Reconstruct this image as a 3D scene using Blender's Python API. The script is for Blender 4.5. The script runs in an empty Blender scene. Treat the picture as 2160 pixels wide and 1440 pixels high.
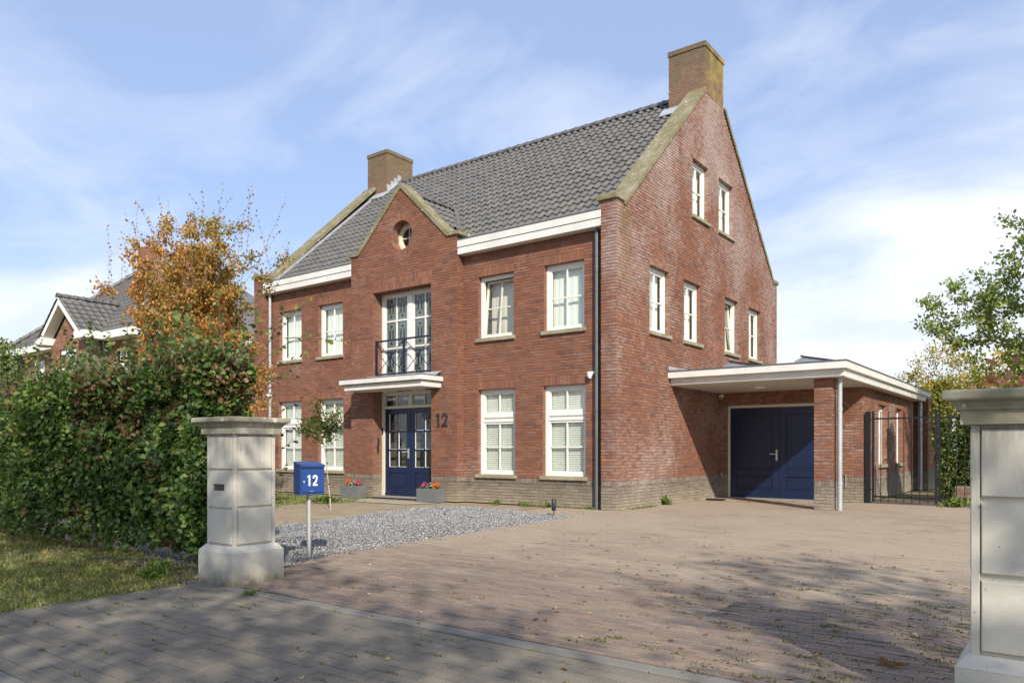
import bpy, math, random
import numpy as np
from mathutils import Vector, Matrix

random.seed(7)
RNG = np.random.default_rng(11)
SC = bpy.context.scene
COL = SC.collection

# ---------------------------------------------------------------- camera, sky, sun, exposure
CAM = np.array([7.17, -12.95, 1.2])
cam_d = bpy.data.cameras.new('camera')
cam_d.sensor_width = 36.0
cam_d.lens = 36.0 * 1588.0 / 2160.0
cam_d.shift_y = 0.1051
cam_d.clip_start = 0.05
cam_d.clip_end = 3000.0
cam = bpy.data.objects.new('camera', cam_d)
COL.objects.link(cam)
cam.location = CAM
cam.rotation_euler = (math.radians(90), 0, math.atan2(0.6, 0.8))
SC.camera = cam

SUN_DIR = Vector((1.15, -0.985, 1.0)).normalized()          # towards the sun
SUN_EL = math.asin(SUN_DIR.z)
SUN_ROT = math.atan2(SUN_DIR.x, SUN_DIR.y)
sun_d = bpy.data.lights.new('sun', 'SUN')
sun_d.energy = 3.5
sun_d.angle = math.radians(0.6)
sun_d.color = (1.0, 0.93, 0.83)
sun = bpy.data.objects.new('sun', sun_d)
COL.objects.link(sun)
sun.rotation_euler = (-SUN_DIR).to_track_quat('-Z', 'Y').to_euler()

SC.view_settings.view_transform = 'Standard'
SC.view_settings.look = 'None'
SC.view_settings.gamma = 1.0
SC.view_settings.use_curve_mapping = False
SC.view_settings.exposure = 0.66
SC.render.engine = 'CYCLES'
SC.cycles.max_bounces = 8
SC.cycles.transparent_max_bounces = 16
SC.cycles.use_denoising = True

world = bpy.data.worlds.new('World')
SC.world = world
world.use_nodes = True


class NT:
    """small helper for building node trees"""
    def __init__(self, tree):
        self.t = tree
        tree.nodes.clear()

    def n(self, typ, **kw):
        nd = self.t.nodes.new(typ)
        for k, v in kw.items():
            if k.startswith('i_'):
                nd.inputs[k[2:].replace('_', ' ')].default_value = v
            else:
                setattr(nd, k, v)
        return nd

    def l(self, a, b):
        self.t.links.new(a, b)

    def mix(self, fac, a, b, mode='MIX'):
        m = self.t.nodes.new('ShaderNodeMix')
        m.data_type = 'RGBA'
        m.blend_type = mode
        for sock, v in ((m.inputs[0], fac), (m.inputs[6], a), (m.inputs[7], b)):
            if hasattr(v, 'is_linked'):
                self.l(v, sock)
            elif isinstance(v, (int, float)):
                sock.default_value = v
            else:
                sock.default_value = (*v, 1.0)[:4]
        return m.outputs[2]

    def math(self, op, a, b=None, c=None, clamp=False):
        m = self.t.nodes.new('ShaderNodeMath')
        m.operation = op
        m.use_clamp = clamp
        for i, v in enumerate((a, b, c)):
            if v is None:
                continue
            if hasattr(v, 'is_linked'):
                self.l(v, m.inputs[i])
            else:
                m.inputs[i].default_value = v
        return m.outputs[0]

    def ramp(self, fac, stops):
        r = self.t.nodes.new('ShaderNodeValToRGB')
        el = r.color_ramp.elements
        while len(el) < len(stops):
            el.new(0.5)
        for e, (p, c) in zip(el, stops):
            e.position = p
            e.color = (c, c, c, 1) if isinstance(c, (int, float)) else (*c, 1)
        self.l(fac, r.inputs[0])
        return r.outputs[0]

    def noise(self, scale, detail=3.0, rough=0.55, vec=None, dist=0.0):
        nd = self.t.nodes.new('ShaderNodeTexNoise')
        nd.inputs['Scale'].default_value = scale
        nd.inputs['Detail'].default_value = detail
        nd.inputs['Roughness'].default_value = rough
        nd.inputs['Distortion'].default_value = dist
        if vec is not None:
            self.l(vec, nd.inputs['Vector'])
        return nd.outputs[0]

    def mapr(self, v, a, b, c=0.0, d=1.0):
        m = self.t.nodes.new('ShaderNodeMapRange')
        self.l(v, m.inputs[0])
        for i, x in enumerate((a, b, c, d)):
            m.inputs[i + 1].default_value = x
        return m.outputs[0]


# world: Nishita sky with thin high cloud laid over it by direction
w = NT(world.node_tree)
sky = w.n('ShaderNodeTexSky', sky_type='NISHITA', sun_disc=False, sun_elevation=SUN_EL,
          sun_rotation=SUN_ROT, altitude=10.0, air_density=1.0, dust_density=0.7, ozone_density=1.6)
tc = w.n('ShaderNodeTexCoord')
sep = w.n('ShaderNodeSeparateXYZ')
w.l(tc.outputs['Generated'], sep.inputs[0])
zc = w.math('MAXIMUM', sep.outputs[2], 0.0)
den = w.math('ADD', zc, 0.22)
cx_ = w.math('DIVIDE', sep.outputs[0], den)
cy_ = w.math('DIVIDE', sep.outputs[1], den)
comb = w.n('ShaderNodeCombineXYZ')
w.l(cx_, comb.inputs[0]); w.l(cy_, comb.inputs[1])
mp = w.n('ShaderNodeMapping')
mp.inputs['Rotation'].default_value = (0, 0, math.radians(25))
mp.inputs['Scale'].default_value = (1.0, 1.35, 1.0)
mp.inputs['Location'].default_value = (6.1, 4.3, 0.0)
w.l(comb.outputs[0], mp.inputs['Vector'])
n1 = w.noise(0.62, 6.0, 0.48, mp.outputs[0], 0.25)
n2 = w.noise(2.1, 8.0, 0.60, mp.outputs[0], 0.8)
nn = w.math('ADD', w.math('MULTIPLY', n1, 0.72), w.math('MULTIPLY', n2, 0.28))
hor = w.math('ADD', w.mapr(zc, 0.0, 0.5, 0.12, -0.05), w.mapr(w.math('ADD', w.math('MULTIPLY', sep.outputs[0], 0.8), w.math('MULTIPLY', sep.outputs[1], 0.6)), -0.5, 0.5, -0.03, 0.05))
cloud = w.ramp(w.math('ADD', nn, hor), [(0.43, 0.0), (0.51, 0.40), (0.60, 0.95)])
n3 = w.noise(1.4, 5.0, 0.5, mp.outputs[0], 0.2)
ccol = w.mix(w.ramp(n3, [(0.4, 0.0), (0.62, 1.0)]), (5.5, 5.9, 6.8), (7.2, 7.35, 7.7))
veil = w.mix(0.55, sky.outputs[0], (3.3, 4.2, 6.5))
skyc = w.mix(w.math('MULTIPLY', cloud, 0.85), veil, ccol)
bg = w.n('ShaderNodeBackground')
bg.inputs['Strength'].default_value = 0.105
w.l(skyc, bg.inputs['Color'])
wo = w.n('ShaderNodeOutputWorld')
w.l(bg.outputs[0], wo.inputs[0])

# ---------------------------------------------------------------- camera maths (only for choosing which pieces show largest)
_F = np.array([-0.6, 0.8, 0.0]); _R = np.array([0.8, 0.6, 0.0])


def proj(p):
    d = np.asarray(p, float) - CAM
    z = max(d @ _F, 0.05)
    return np.array([1080 + 1588 * (d @ _R) / z, 947 - 1588 * d[2] / z]), (d @ _F)


def pix_area(O, A, B):
    """projected area of parallelogram O, O+A, O+B; 0 outside the frame"""
    p0, z0 = proj(O); p1, _ = proj(O + A); p2, _ = proj(O + B)
    c = p0 + (p1 - p0) / 2 + (p2 - p0) / 2
    if z0 < 0.3 or not (0 < c[0] < 2160 and 0 < c[1] < 1440):
        return 0.0
    a, b = p1 - p0, p2 - p0
    return abs(a[0] * b[1] - a[1] * b[0])


# ---------------------------------------------------------------- materials
MATS = {}


def new_mat(name):
    m = bpy.data.materials.new(name)
    m.use_nodes = True
    t = NT(m.node_tree)
    out = t.n('ShaderNodeOutputMaterial')
    MATS[name] = m
    return m, t, out


def pbsdf(t, out, col, rough=0.7, metal=0.0, bump=None, bstr=0.3, bdist=0.01, spec=0.4):
    b = t.n('ShaderNodeBsdfPrincipled')
    if hasattr(col, 'is_linked'):
        t.l(col, b.inputs['Base Color'])
    else:
        b.inputs['Base Color'].default_value = (*col, 1)
    if hasattr(rough, 'is_linked'):
        t.l(rough, b.inputs['Roughness'])
    else:
        b.inputs['Roughness'].default_value = rough
    b.inputs['Metallic'].default_value = metal
    b.inputs['Specular IOR Level'].default_value = spec
    if bump is not None:
        bm = t.n('ShaderNodeBump')
        bm.inputs['Strength'].default_value = bstr
        bm.inputs['Distance'].default_value = bdist
        t.l(bump, bm.inputs['Height'])
        t.l(bm.outputs[0], b.inputs['Normal'])
    t.l(b.outputs[0], out.inputs[0])
    return b


def pos(t):
    g = t.n('ShaderNodeNewGeometry')
    s = t.n('ShaderNodeSeparateXYZ')
    t.l(g.outputs['Position'], s.inputs[0])
    return g.outputs['Position'], s.outputs


def attr(t):
    return t.n('ShaderNodeAttribute', attribute_name='Col').outputs['Color']


def scaled(t, v, s):
    m = t.n('ShaderNodeMapping')
    m.inputs['Scale'].default_value = s
    t.l(v, m.inputs['Vector'])
    return m.outputs[0]


def simple(name, col, rough=0.6, metal=0.0, var=0.12, scale=6.0, spec=0.4, bstr=0.0):
    m, t, out = new_mat(name)
    p, _ = pos(t)
    n = t.noise(scale, 4.0, 0.6, p)
    f = t.ramp(n, [(0.3, 1.0 - var), (0.7, 1.0 + var)])
    c = t.mix(1.0, col, f, 'MULTIPLY')
    pbsdf(t, out, c, rough, metal, n if bstr else None, bstr, 0.004, spec)
    return m


def brick_material(name, mode='wall'):
    m, t, out = new_mat(name)
    p, s = pos(t)
    c = attr(t)
    n = t.noise(55.0, 3.0, 0.65, p)
    c = t.mix(1.0, c, t.ramp(n, [(0.25, 0.78), (0.75, 1.18)]), 'MULTIPLY')
    nl = t.noise(0.9, 4.0, 0.6, p)
    c = t.mix(1.0, c, t.ramp(nl, [(0.3, 0.88), (0.7, 1.1)]), 'MULTIPLY')
    z = s[2]
    if mode == 'wall':
        # lime bloom on the gable, streaky and stronger towards the top and the corner
        ng = t.noise(0.7, 4.0, 0.5, p, 0.2)
        nf = t.noise(7.0, 3.0, 0.75, scaled(t, p, (0.7, 0.7, 2.6)))
        high = t.mapr(z, 4.0, 9.0, 0.0, 0.22)
        isg = t.mapr(s[0], -0.42, -0.02, 0.0, 0.10)
        ng = t.math('ADD', ng, t.mapr(s[0], -0.5, -0.3, -0.07, 0.0))
        corner = t.mapr(t.math('ABSOLUTE', s[1]), 0.1, 2.2, 0.06, -0.03)
        a = t.math('ADD', ng, t.math('MULTIPLY', t.math('ADD', t.math('ADD', high, isg), corner), t.mapr(s[0], -0.6, -0.3, 0.0, 1.0)))
        a = t.math('ADD', a, t.math('MULTIPLY', t.math('SUBTRACT', nf, 0.5), 1.1))
        bl = t.ramp(a, [(0.56, 0.0), (0.98, 0.72)])
        c = t.mix(bl, c, (0.47, 0.39, 0.35))
        # rusty green run-off stain below the kneeler stone, and a white drip beside it
        sb_ = t.math('MULTIPLY', t.mapr(z, 3.6, 5.7, 0.0, 0.75), t.math('MULTIPLY', t.mapr(s[1], 0.12, 0.26, 0.0, 1.0), t.mapr(s[1], 0.62, 0.40, 0.0, 1.0)))
        sb_ = t.math('MULTIPLY', t.math('MULTIPLY', sb_, t.mapr(s[0], -0.05, 0.0, 0.0, 1.0)), t.ramp(t.noise(5.0, 4.0, 0.7, scaled(t, p, (1, 1, 0.4))), [(0.3, 0.3), (0.6, 1.0)]))
        c = t.mix(sb_, c, (0.22, 0.135, 0.05))
        # pale splash dirt at the foot of the walls
        foot = t.math('MULTIPLY', t.mapr(z, 0.0, 0.42, 0.75, 0.0), t.ramp(t.noise(2.2, 4.0, 0.6, p), [(0.3, 0.3), (0.65, 1.0)]))
        c = t.mix(foot, c, (0.38, 0.32, 0.22))
    if mode == 'chimney':
        nd = t.noise(3.5, 5.0, 0.7, p, 0.4)
        up = t.mapr(z, 9.9, 11.1, -0.13, 0.17)
        ld = t.ramp(t.math('ADD', nd, up), [(0.38, 0.0), (0.58, 0.8)])
        c = t.mix(0.5, c, (0.215, 0.165, 0.115))
        c = t.mix(ld, c, (0.145, 0.118, 0.07))
        ny = t.noise(2.0, 5.0, 0.7, p, 0.5)
        yel = t.math('MULTIPLY', t.ramp(t.math('ADD', ny, t.mapr(s[1], 4.3, 5.5, -0.08, 0.10)), [(0.42, 0.0), (0.62, 0.85)]),
                     t.mapr(s[0], -0.14, -0.02, 0.25, 1.0))
        c = t.mix(yel, c, (0.36, 0.27, 0.07))
    pbsdf(t, out, c, 0.86, 0, n, 0.5, 0.004, 0.25)
    return m


brick_material('brick')
brick_material('brick_chimney', 'chimney')
brick_material('brick_plain', 'plain')


def paver_material(name, sand, amount):
    m, t, out = new_mat(name)
    p, s = pos(t)
    c = attr(t)
    n = t.noise(70.0, 3.0, 0.7, p)
    c = t.mix(1.0, c, t.ramp(n, [(0.25, 0.7), (0.75, 1.25)]), 'MULTIPLY')
    a = t.noise(0.42, 5.0, 0.6, p, 0.5)
    b = t.noise(5.0, 4.0, 0.7, scaled(t, p, (0.5, 1.6, 1.0)))
    k = t.math('ADD', t.math('MULTIPLY', a, 0.62), t.math('MULTIPLY', b, 0.38))
    if amount > 0:
        k = t.math('ADD', k, t.mapr(s[1], -9.0, -3.5, -0.09, 0.16))
        k = t.math('ADD', k, t.mapr(s[0], 0.2, 3.2, 0.07, 0.0))
    st_ = t.noise(1.7, 5.0, 0.75, scaled(t, p, (0.35, 1.5, 1.0)), 0.8)
    k = t.math('ADD', k, t.math('MULTIPLY', t.math('SUBTRACT', st_, 0.5), 0.42))
    f = t.ramp(k, [(0.42, 0.04), (0.68, abs(amount))])
    c = t.mix(f, c, sand)
    if amount > 0:
        pk = t.ramp(t.noise(0.8, 4.0, 0.6, p, 0.7), [(0.5, 0.0), (0.72, 0.35)])
        c = t.mix(pk, c, (0.27, 0.185, 0.14))
        pale = t.ramp(t.noise(9.0, 3.0, 0.8, scaled(t, p, (0.45, 1.6, 1.0)), 0.5), [(0.62, 0.0), (0.74, 0.5)])
        c = t.mix(pale, c, (0.54, 0.46, 0.345))
    sp = t.ramp(t.noise(95.0, 2.0, 0.8, p), [(0.60, 0.0), (0.74, 0.6)])
    c = t.mix(sp, c, (0.5, 0.46, 0.38))
    pbsdf(t, out, c, 0.9, 0, n, 0.5, 0.004, 0.2)
    return m


paver_material('clay_paver', (0.42, 0.34, 0.245), 0.74)
paver_material('concrete_paver', (0.27, 0.24, 0.185), -0.55)


def attr_mat(name, rough=0.7, var=0.15, scale=30.0, bstr=0.2, spec=0.35):
    m, t, out = new_mat(name)
    p, _ = pos(t)
    n = t.noise(scale, 3.0, 0.6, p)
    c = t.mix(1.0, attr(t), t.ramp(n, [(0.3, 1 - var), (0.7, 1 + var)]), 'MULTIPLY')
    pbsdf(t, out, c, rough, 0, n, bstr, 0.003, spec)
    return m


def roof_material():
    m, t, out = new_mat('roof_tile')
    p, s = pos(t)
    n = t.noise(14.0, 4.0, 0.7, p)
    c = t.mix(1.0, attr(t), t.ramp(n, [(0.3, 0.82), (0.7, 1.18)]), 'MULTIPLY')
    g = t.noise(0.9, 5.0, 0.65, p, 0.4)
    low = t.mapr(s[2], 6.0, 8.5, 0.07, -0.03)
    c = t.mix(t.ramp(t.math('ADD', g, low), [(0.52, 0.0), (0.76, 0.32)]), c, (0.17, 0.155, 0.10))
    sp = t.ramp(t.noise(17.0, 2.0, 0.9, p), [(0.72, 0.0), (0.77, 0.9)])
    c = t.mix(t.math('MULTIPLY', sp, t.mapr(s[2], 6.0, 8.0, 0.9, 0.25)), c, (0.5, 0.5, 0.42))
    pbsdf(t, out, c, 0.62, 0, n, 0.25, 0.003, 0.45)


roof_material()
attr_mat('painted')
attr_mat('stone_bits', 0.85, 0.25, 60.0, 0.3)


def concrete(name, base, dirt, lichen=0.0, foot=False):
    m, t, out = new_mat(name)
    p, s = pos(t)
    n = t.noise(7.0, 6.0, 0.65, p)
    fine = t.noise(160.0, 2.0, 0.7, p)
    c = t.mix(t.ramp(n, [(0.35, 0.0), (0.75, 0.55)]), base, dirt)
    c = t.mix(1.0, c, t.ramp(fine, [(0.3, 0.93), (0.7, 1.06)]), 'MULTIPLY')
    pit = t.ramp(t.noise(38.0, 1.0, 0.5, p), [(0.24, 0.65), (0.29, 1.0)])
    c = t.mix(1.0, c, pit, 'MULTIPLY')
    if lichen:
        a = t.noise(2.6, 5.0, 0.72, p, 0.4)
        c = t.mix(t.ramp(a, [(0.36, 0.0), (0.56, lichen)]), c, (0.155, 0.14, 0.06))
        b = t.noise(9.0, 4.0, 0.8, p, 0.3)
        c = t.mix(t.ramp(b, [(0.46, 0.0), (0.62, lichen * 0.8)]), c, (0.22, 0.19, 0.11))
        d = t.noise(11.0, 2.0, 0.6, scaled(t, p, (1.0, 1.0, 0.6)))
        c = t.mix(t.ramp(d, [(0.66, 0.0), (0.69, 0.85)]), c, (0.6, 0.57, 0.48))
    if foot:
        f = t.math('MULTIPLY', t.mapr(s[2], 0.0, 0.22, 0.95, 0.0), t.ramp(t.noise(6.0, 4.0, 0.7, p), [(0.3, 0.4), (0.6, 1.0)]))
        c = t.mix(f, c, (0.12, 0.11, 0.06))
        v = t.noise(5.0, 4.0, 0.7, scaled(t, p, (3.0, 3.0, 0.35)))
        g = t.math('MULTIPLY', t.mapr(s[2], 0.95, 1.5, 0.0, 0.75), t.ramp(v, [(0.42, 0.0), (0.62, 1.0)]))
        c = t.mix(g, c, (0.15, 0.135, 0.09))
    pbsdf(t, out, c, 0.88, 0, fine, 0.15, 0.002, 0.25)
    return m


concrete('pillar_concrete', (0.60, 0.565, 0.475), (0.50, 0.462, 0.375), 0.0, True)
concrete('pillar_cap', (0.44, 0.42, 0.35), (0.30, 0.28, 0.20), 0.6)
concrete('coping_stone', (0.34, 0.30, 0.22), (0.22, 0.19, 0.12), 0.85)
concrete('sill_stone', (0.40, 0.36, 0.26), (0.27, 0.25, 0.16), 0.45)
concrete('kerb_concrete', (0.215, 0.20, 0.172), (0.165, 0.15, 0.125))
concrete('slab_concrete', (0.40, 0.36, 0.29), (0.30, 0.26, 0.19))
concrete('planter_stone', (0.16, 0.165, 0.165), (0.09, 0.095, 0.10))
simple('mortar', (0.20, 0.165, 0.135), 0.95, var=0.2, scale=12)
simple('joint_sand', (0.12, 0.10, 0.075), 0.95, var=0.25, scale=8)
simple('joint_dark', (0.19, 0.17, 0.135), 0.95, var=0.3, scale=8)
simple('white_paint', (0.76, 0.76, 0.71), 0.4, var=0.03)
simple('cream_paint', (0.66, 0.63, 0.50), 0.45, var=0.04)
simple('fascia_paint', (0.70, 0.69, 0.635), 0.5, var=0.09, scale=2.2)
simple('soffit_paint', (0.62, 0.60, 0.52), 0.6, var=0.04, scale=2)
simple('blue_paint', (0.009, 0.019, 0.056), 0.32, var=0.12, scale=3, spec=0.5)
simple('box_blue', (0.014, 0.055, 0.21), 0.38, var=0.06, spec=0.5)
simple('digit_white', (0.82, 0.82, 0.80), 0.5, var=0.02)
simple('digit_dark', (0.03, 0.032, 0.038), 0.45)
simple('black_steel', (0.012, 0.012, 0.014), 0.4, spec=0.5)
simple('rail_blue', (0.012, 0.015, 0.034), 0.4, spec=0.5)
simple('zinc_dark', (0.14, 0.147, 0.155), 0.5, 0.25, var=0.15, scale=4)
simple('zinc_light', (0.42, 0.45, 0.45), 0.5, 0.3, var=0.12, scale=4)
simple('lead', (0.42, 0.44, 0.46), 0.5, 0.2, var=0.2, scale=5)
simple('roof_felt', (0.14, 0.14, 0.145), 0.8)
simple('steel', (0.62, 0.61, 0.58), 0.42, 0.6, var=0.05)
simple('plastic_white', (0.75, 0.75, 0.72), 0.4, var=0.03)
simple('dark_glass', (0.01, 0.01, 0.012), 0.1, spec=0.6)
simple('blind_slat', (0.90, 0.91, 0.83), 0.5, var=0.03)
simple('curtain', (0.80, 0.82, 0.76), 0.9, var=0.05, scale=2.5)
simple('curtain_grey', (0.68, 0.63, 0.55), 0.9, var=0.08, scale=2.5)
simple('interior', (0.10, 0.09, 0.08), 0.9, var=0.1)
simple('bark', (0.13, 0.105, 0.08), 0.9, var=0.3, scale=20, bstr=0.5)
simple('bark_pale', (0.42, 0.36, 0.28), 0.85, var=0.3, scale=40)
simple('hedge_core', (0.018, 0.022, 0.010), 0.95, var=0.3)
simple('soil', (0.17, 0.125, 0.08), 0.95, var=0.3, scale=14, bstr=0.4)
simple('threshold', (0.26, 0.24, 0.24), 0.8)
simple('solar', (0.30, 0.33, 0.37), 0.45, 0.2)
simple('vent_grey', (0.42, 0.40, 0.36), 0.6)


def glass_mat(name, tint, refl=1.0, trans=(0.94, 0.98, 0.95)):
    m, t, out = new_mat(name)
    lw_ = t.n('ShaderNodeLayerWeight')
    lw_.inputs['Blend'].default_value = 0.5
    sch = t.math('MULTIPLY_ADD', t.math('POWER', lw_.outputs['Facing'], 4.0), 0.85, 0.045)
    p, _ = pos(t)
    tr = t.n('ShaderNodeBsdfTransparent')
    tr.inputs['Color'].default_value = (*trans, 1)
    gl = t.n('ShaderNodeBsdfGlossy')
    gl.inputs['Roughness'].default_value = 0.02
    bm = t.n('ShaderNodeBump')
    bm.inputs['Strength'].default_value = 0.02
    t.l(t.noise(2.0, 2.0, 0.5, p), bm.inputs['Height'])
    t.l(bm.outputs[0], gl.inputs['Normal'])
    mx = t.n('ShaderNodeMixShader')
    t.l(t.math('MULTIPLY', sch, refl, clamp=True), mx.inputs[0])
    t.l(tr.outputs[0], mx.inputs[1]); t.l(gl.outputs[0], mx.inputs[2])
    if tint > 0:
        df = t.n('ShaderNodeBsdfDiffuse')
        df.inputs['Color'].default_value = (0.30, 0.37, 0.33, 1)
        m2 = t.n('ShaderNodeMixShader')
        m2.inputs[0].default_value = tint
        t.l(tr.outputs[0], m2.inputs[1]); t.l(df.outputs[0], m2.inputs[2])
        t.l(m2.outputs[0], mx.inputs[1])
    t.l(mx.outputs[0], out.inputs[0])


glass_mat('glass', 0.0, 2.0)
glass_mat('leaded_glass', 0.5, 1.6, (0.6, 0.72, 0.66))


def leaf_mat(name, trans=0.3, rough=0.5):
    m, t, out = new_mat(name)
    c = attr(t)
    b = t.n('ShaderNodeBsdfPrincipled')
    b.inputs['Roughness'].default_value = rough
    b.inputs['Specular IOR Level'].default_value = 0.35
    t.l(c, b.inputs['Base Color'])
    tr = t.n('ShaderNodeBsdfTranslucent')
    t.l(t.mix(1.0, c, (1.7, 1.65, 0.8), 'MULTIPLY'), tr.inputs['Color'])
    mx = t.n('ShaderNodeMixShader')
    mx.inputs[0].default_value = trans
    t.l(b.outputs[0], mx.inputs[1]); t.l(tr.outputs[0], mx.inputs[2])
    t.l(mx.outputs[0], out.inputs[0])


leaf_mat('leaf')
leaf_mat('grass_blade', 0.25, 0.6)


def ground_mat():
    m, t, out = new_mat('ground')
    p, s = pos(t)
    n = t.noise(1.3, 6.0, 0.65, p)
    f = t.noise(25.0, 4.0, 0.7, p)
    c = t.mix(t.ramp(n, [(0.4, 0.0), (0.6, 1.0)]), (0.26, 0.20, 0.125), (0.15, 0.15, 0.055))
    c = t.mix(1.0, c, t.ramp(f, [(0.3, 0.7), (0.7, 1.25)]), 'MULTIPLY')
    pbsdf(t, out, c, 0.95, 0, f, 0.5, 0.01, 0.2)
    m, t, out = new_mat('asphalt')
    p, s = pos(t)
    f = t.noise(120.0, 3.0, 0.7, p)
    c = t.mix(t.ramp(f, [(0.4, 0.0), (0.7, 1.0)]), (0.10, 0.09, 0.085), (0.26, 0.23, 0.21))
    pbsdf(t, out, c, 0.9, 0, f, 0.4, 0.004, 0.3)
    m, t, out = new_mat('gravel_bed')
    p, s = pos(t)
    f = t.noise(60.0, 3.0, 0.8, p)
    c = t.mix(t.ramp(f, [(0.35, 0.0), (0.65, 1.0)]), (0.09, 0.09, 0.095), (0.36, 0.36, 0.37))
    pbsdf(t, out, c, 0.95, 0, f, 0.8, 0.01, 0.2)
    m, t, out = new_mat('sandy_soil')
    p, s = pos(t)
    f = t.noise(40.0, 4.0, 0.8, p)
    n = t.noise(1.6, 5.0, 0.6, p)
    c = t.mix(t.ramp(n, [(0.35, 0.0), (0.65, 1.0)]), (0.30, 0.225, 0.15), (0.36, 0.30, 0.20))
    c = t.mix(1.0, c, t.ramp(f, [(0.3, 0.8), (0.7, 1.15)]), 'MULTIPLY')
    pbsdf(t, out, c, 0.95, 0, f, 0.4, 0.006, 0.2)


ground_mat()

# ---------------------------------------------------------------- mesh helpers


def tag(o, label=None, cat=None, group=None, kind=None):
    if label: o['label'] = label
    if cat: o['category'] = cat
    if group: o['group'] = group
    if kind: o['kind'] = kind
    return o


def wloc(o):
    v = Vector((0, 0, 0))
    while o is not None:
        v = v + Vector(o.location)
        o = o.parent
    return np.array(v)


def link(name, mesh, parent=None, loc=None):
    o = bpy.data.objects.new(name, mesh)
    COL.objects.link(o)
    if parent is not None:
        o.parent = parent
    if loc is not None:
        o.location = Vector(np.asarray(loc, float) - (wloc(parent) if parent is not None else 0))
    return o


def thing(name, label, cat, loc=(0, 0, 0), group=None, kind=None):
    o = bpy.data.objects.new(name, None)
    o.empty_display_size = 0.1
    COL.objects.link(o)
    o.location = loc
    return tag(o, label, cat, group, kind)


class MB:
    """collects quads / polygons in world coordinates and links them as one mesh"""
    def __init__(self):
        self.v = []; self.f = []; self.c = []; self.sm = []; self.n = 0

    def poly(self, pts, col=(0.5, 0.5, 0.5), smooth=False):
        k = self.n
        self.v.extend([tuple(map(float, p)) for p in pts]); self.n += len(pts)
        self.f.append(tuple(range(k, k + len(pts)))); self.c.append(col); self.sm.append(smooth)

    def faces(self, vs, fs, col=(0.5, 0.5, 0.5), smooth=False):
        k = self.n
        self.v.extend([tuple(map(float, p)) for p in vs]); self.n += len(vs)
        for f in fs:
            self.f.append(tuple(i + k for i in f)); self.c.append(col); self.sm.append(smooth)

    def pbox(self, O, A, B, D, col=(0.5, 0.5, 0.5), back=True):
        """box from corner O with edge vectors A, B, D (A x B should point along D)"""
        O, A, B, D = (np.asarray(x, float) for x in (O, A, B, D))
        if np.dot(np.cross(A, B), D) < 0:
            O = O + D; D = -D
            if not back: back = 'top'
        p = [O, O + A, O + A + B, O + B, O + D, O + A + D, O + A + B + D, O + B + D]
        fs = [(4, 5, 6, 7), (0, 1, 5, 4), (1, 2, 6, 5), (2, 3, 7, 6), (3, 0, 4, 7)]
        if back is True: fs.append((3, 2, 1, 0))
        if back == 'top': fs = [(3, 2, 1, 0), (0, 1, 5, 4), (1, 2, 6, 5), (2, 3, 7, 6), (3, 0, 4, 7)]
        self.faces(p, fs, col)

    def box(self, x0, x1, y0, y1, z0, z1, col=(0.5, 0.5, 0.5)):
        self.pbox((x0, y0, z0), (x1 - x0, 0, 0), (0, y1 - y0, 0), (0, 0, z1 - z0), col)

    def tube(self, pts, rad, seg=8, col=(0.5, 0.5, 0.5), caps=True, smooth=True):
        pts = [np.asarray(p, float) for p in pts]
        rad = [rad] * len(pts) if isinstance(rad, (int, float)) else rad
        vs = []; fs = []
        up = np.array([0.31, 0.17, 0.93])
        for i, p in enumerate(pts):
            d = pts[min(i + 1, len(pts) - 1)] - pts[max(i - 1, 0)]
            d = d / (np.linalg.norm(d) + 1e-9)
            a = np.cross(d, up); a /= (np.linalg.norm(a) + 1e-9); b = np.cross(d, a)
            for k in range(seg):
                th = 2 * math.pi * k / seg
                vs.append(p + rad[i] * (math.cos(th) * a + math.sin(th) * b))
        for i in range(len(pts) - 1):
            for k in range(seg):
                k2 = (k + 1) % seg
                fs.append((i * seg + k, i * seg + k2, (i + 1) * seg + k2, (i + 1) * seg + k))
        self.faces(vs, fs, col, smooth)
        if caps:
            self.poly([vs[k] for k in range(seg)][::-1], col)
            self.poly([vs[(len(pts) - 1) * seg + k] for k in range(seg)], col)

    def mesh(self, name, mat, org=(0, 0, 0), bevel=0):
        me = bpy.data.meshes.new(name)
        org = np.asarray(org, float)
        v = np.array(self.v, float).reshape(-1, 3) - org
        me.from_pydata(v.tolist(), [], self.f)
        me.materials.append(MATS[mat])
        nl = [len(f) for f in self.f]
        ca = me.color_attributes.new('Col', 'FLOAT_COLOR', 'CORNER')
        arr = np.repeat(np.array([(*c[:3], 1.0) for c in self.c], dtype=np.float32), nl, axis=0)
        ca.data.foreach_set('color', arr.ravel())
        me.polygons.foreach_set('use_smooth', self.sm)
        me.update()
        return me

    def build(self, name, mat, parent=None, label=None, cat=None, group=None, kind=None, loc=None, bevel=0.0):
        if loc is None:
            loc = wloc(parent) if parent is not None else np.zeros(3)
        me = self.mesh(name, mat, loc)
        o = link(name, me, parent, loc)
        if bevel:
            bv = o.modifiers.new('bevel', 'BEVEL')
            bv.width = bevel; bv.segments = 2; bv.limit_method = 'ANGLE'; bv.angle_limit = math.radians(40)
        return tag(o, label, cat, group, kind)


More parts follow.
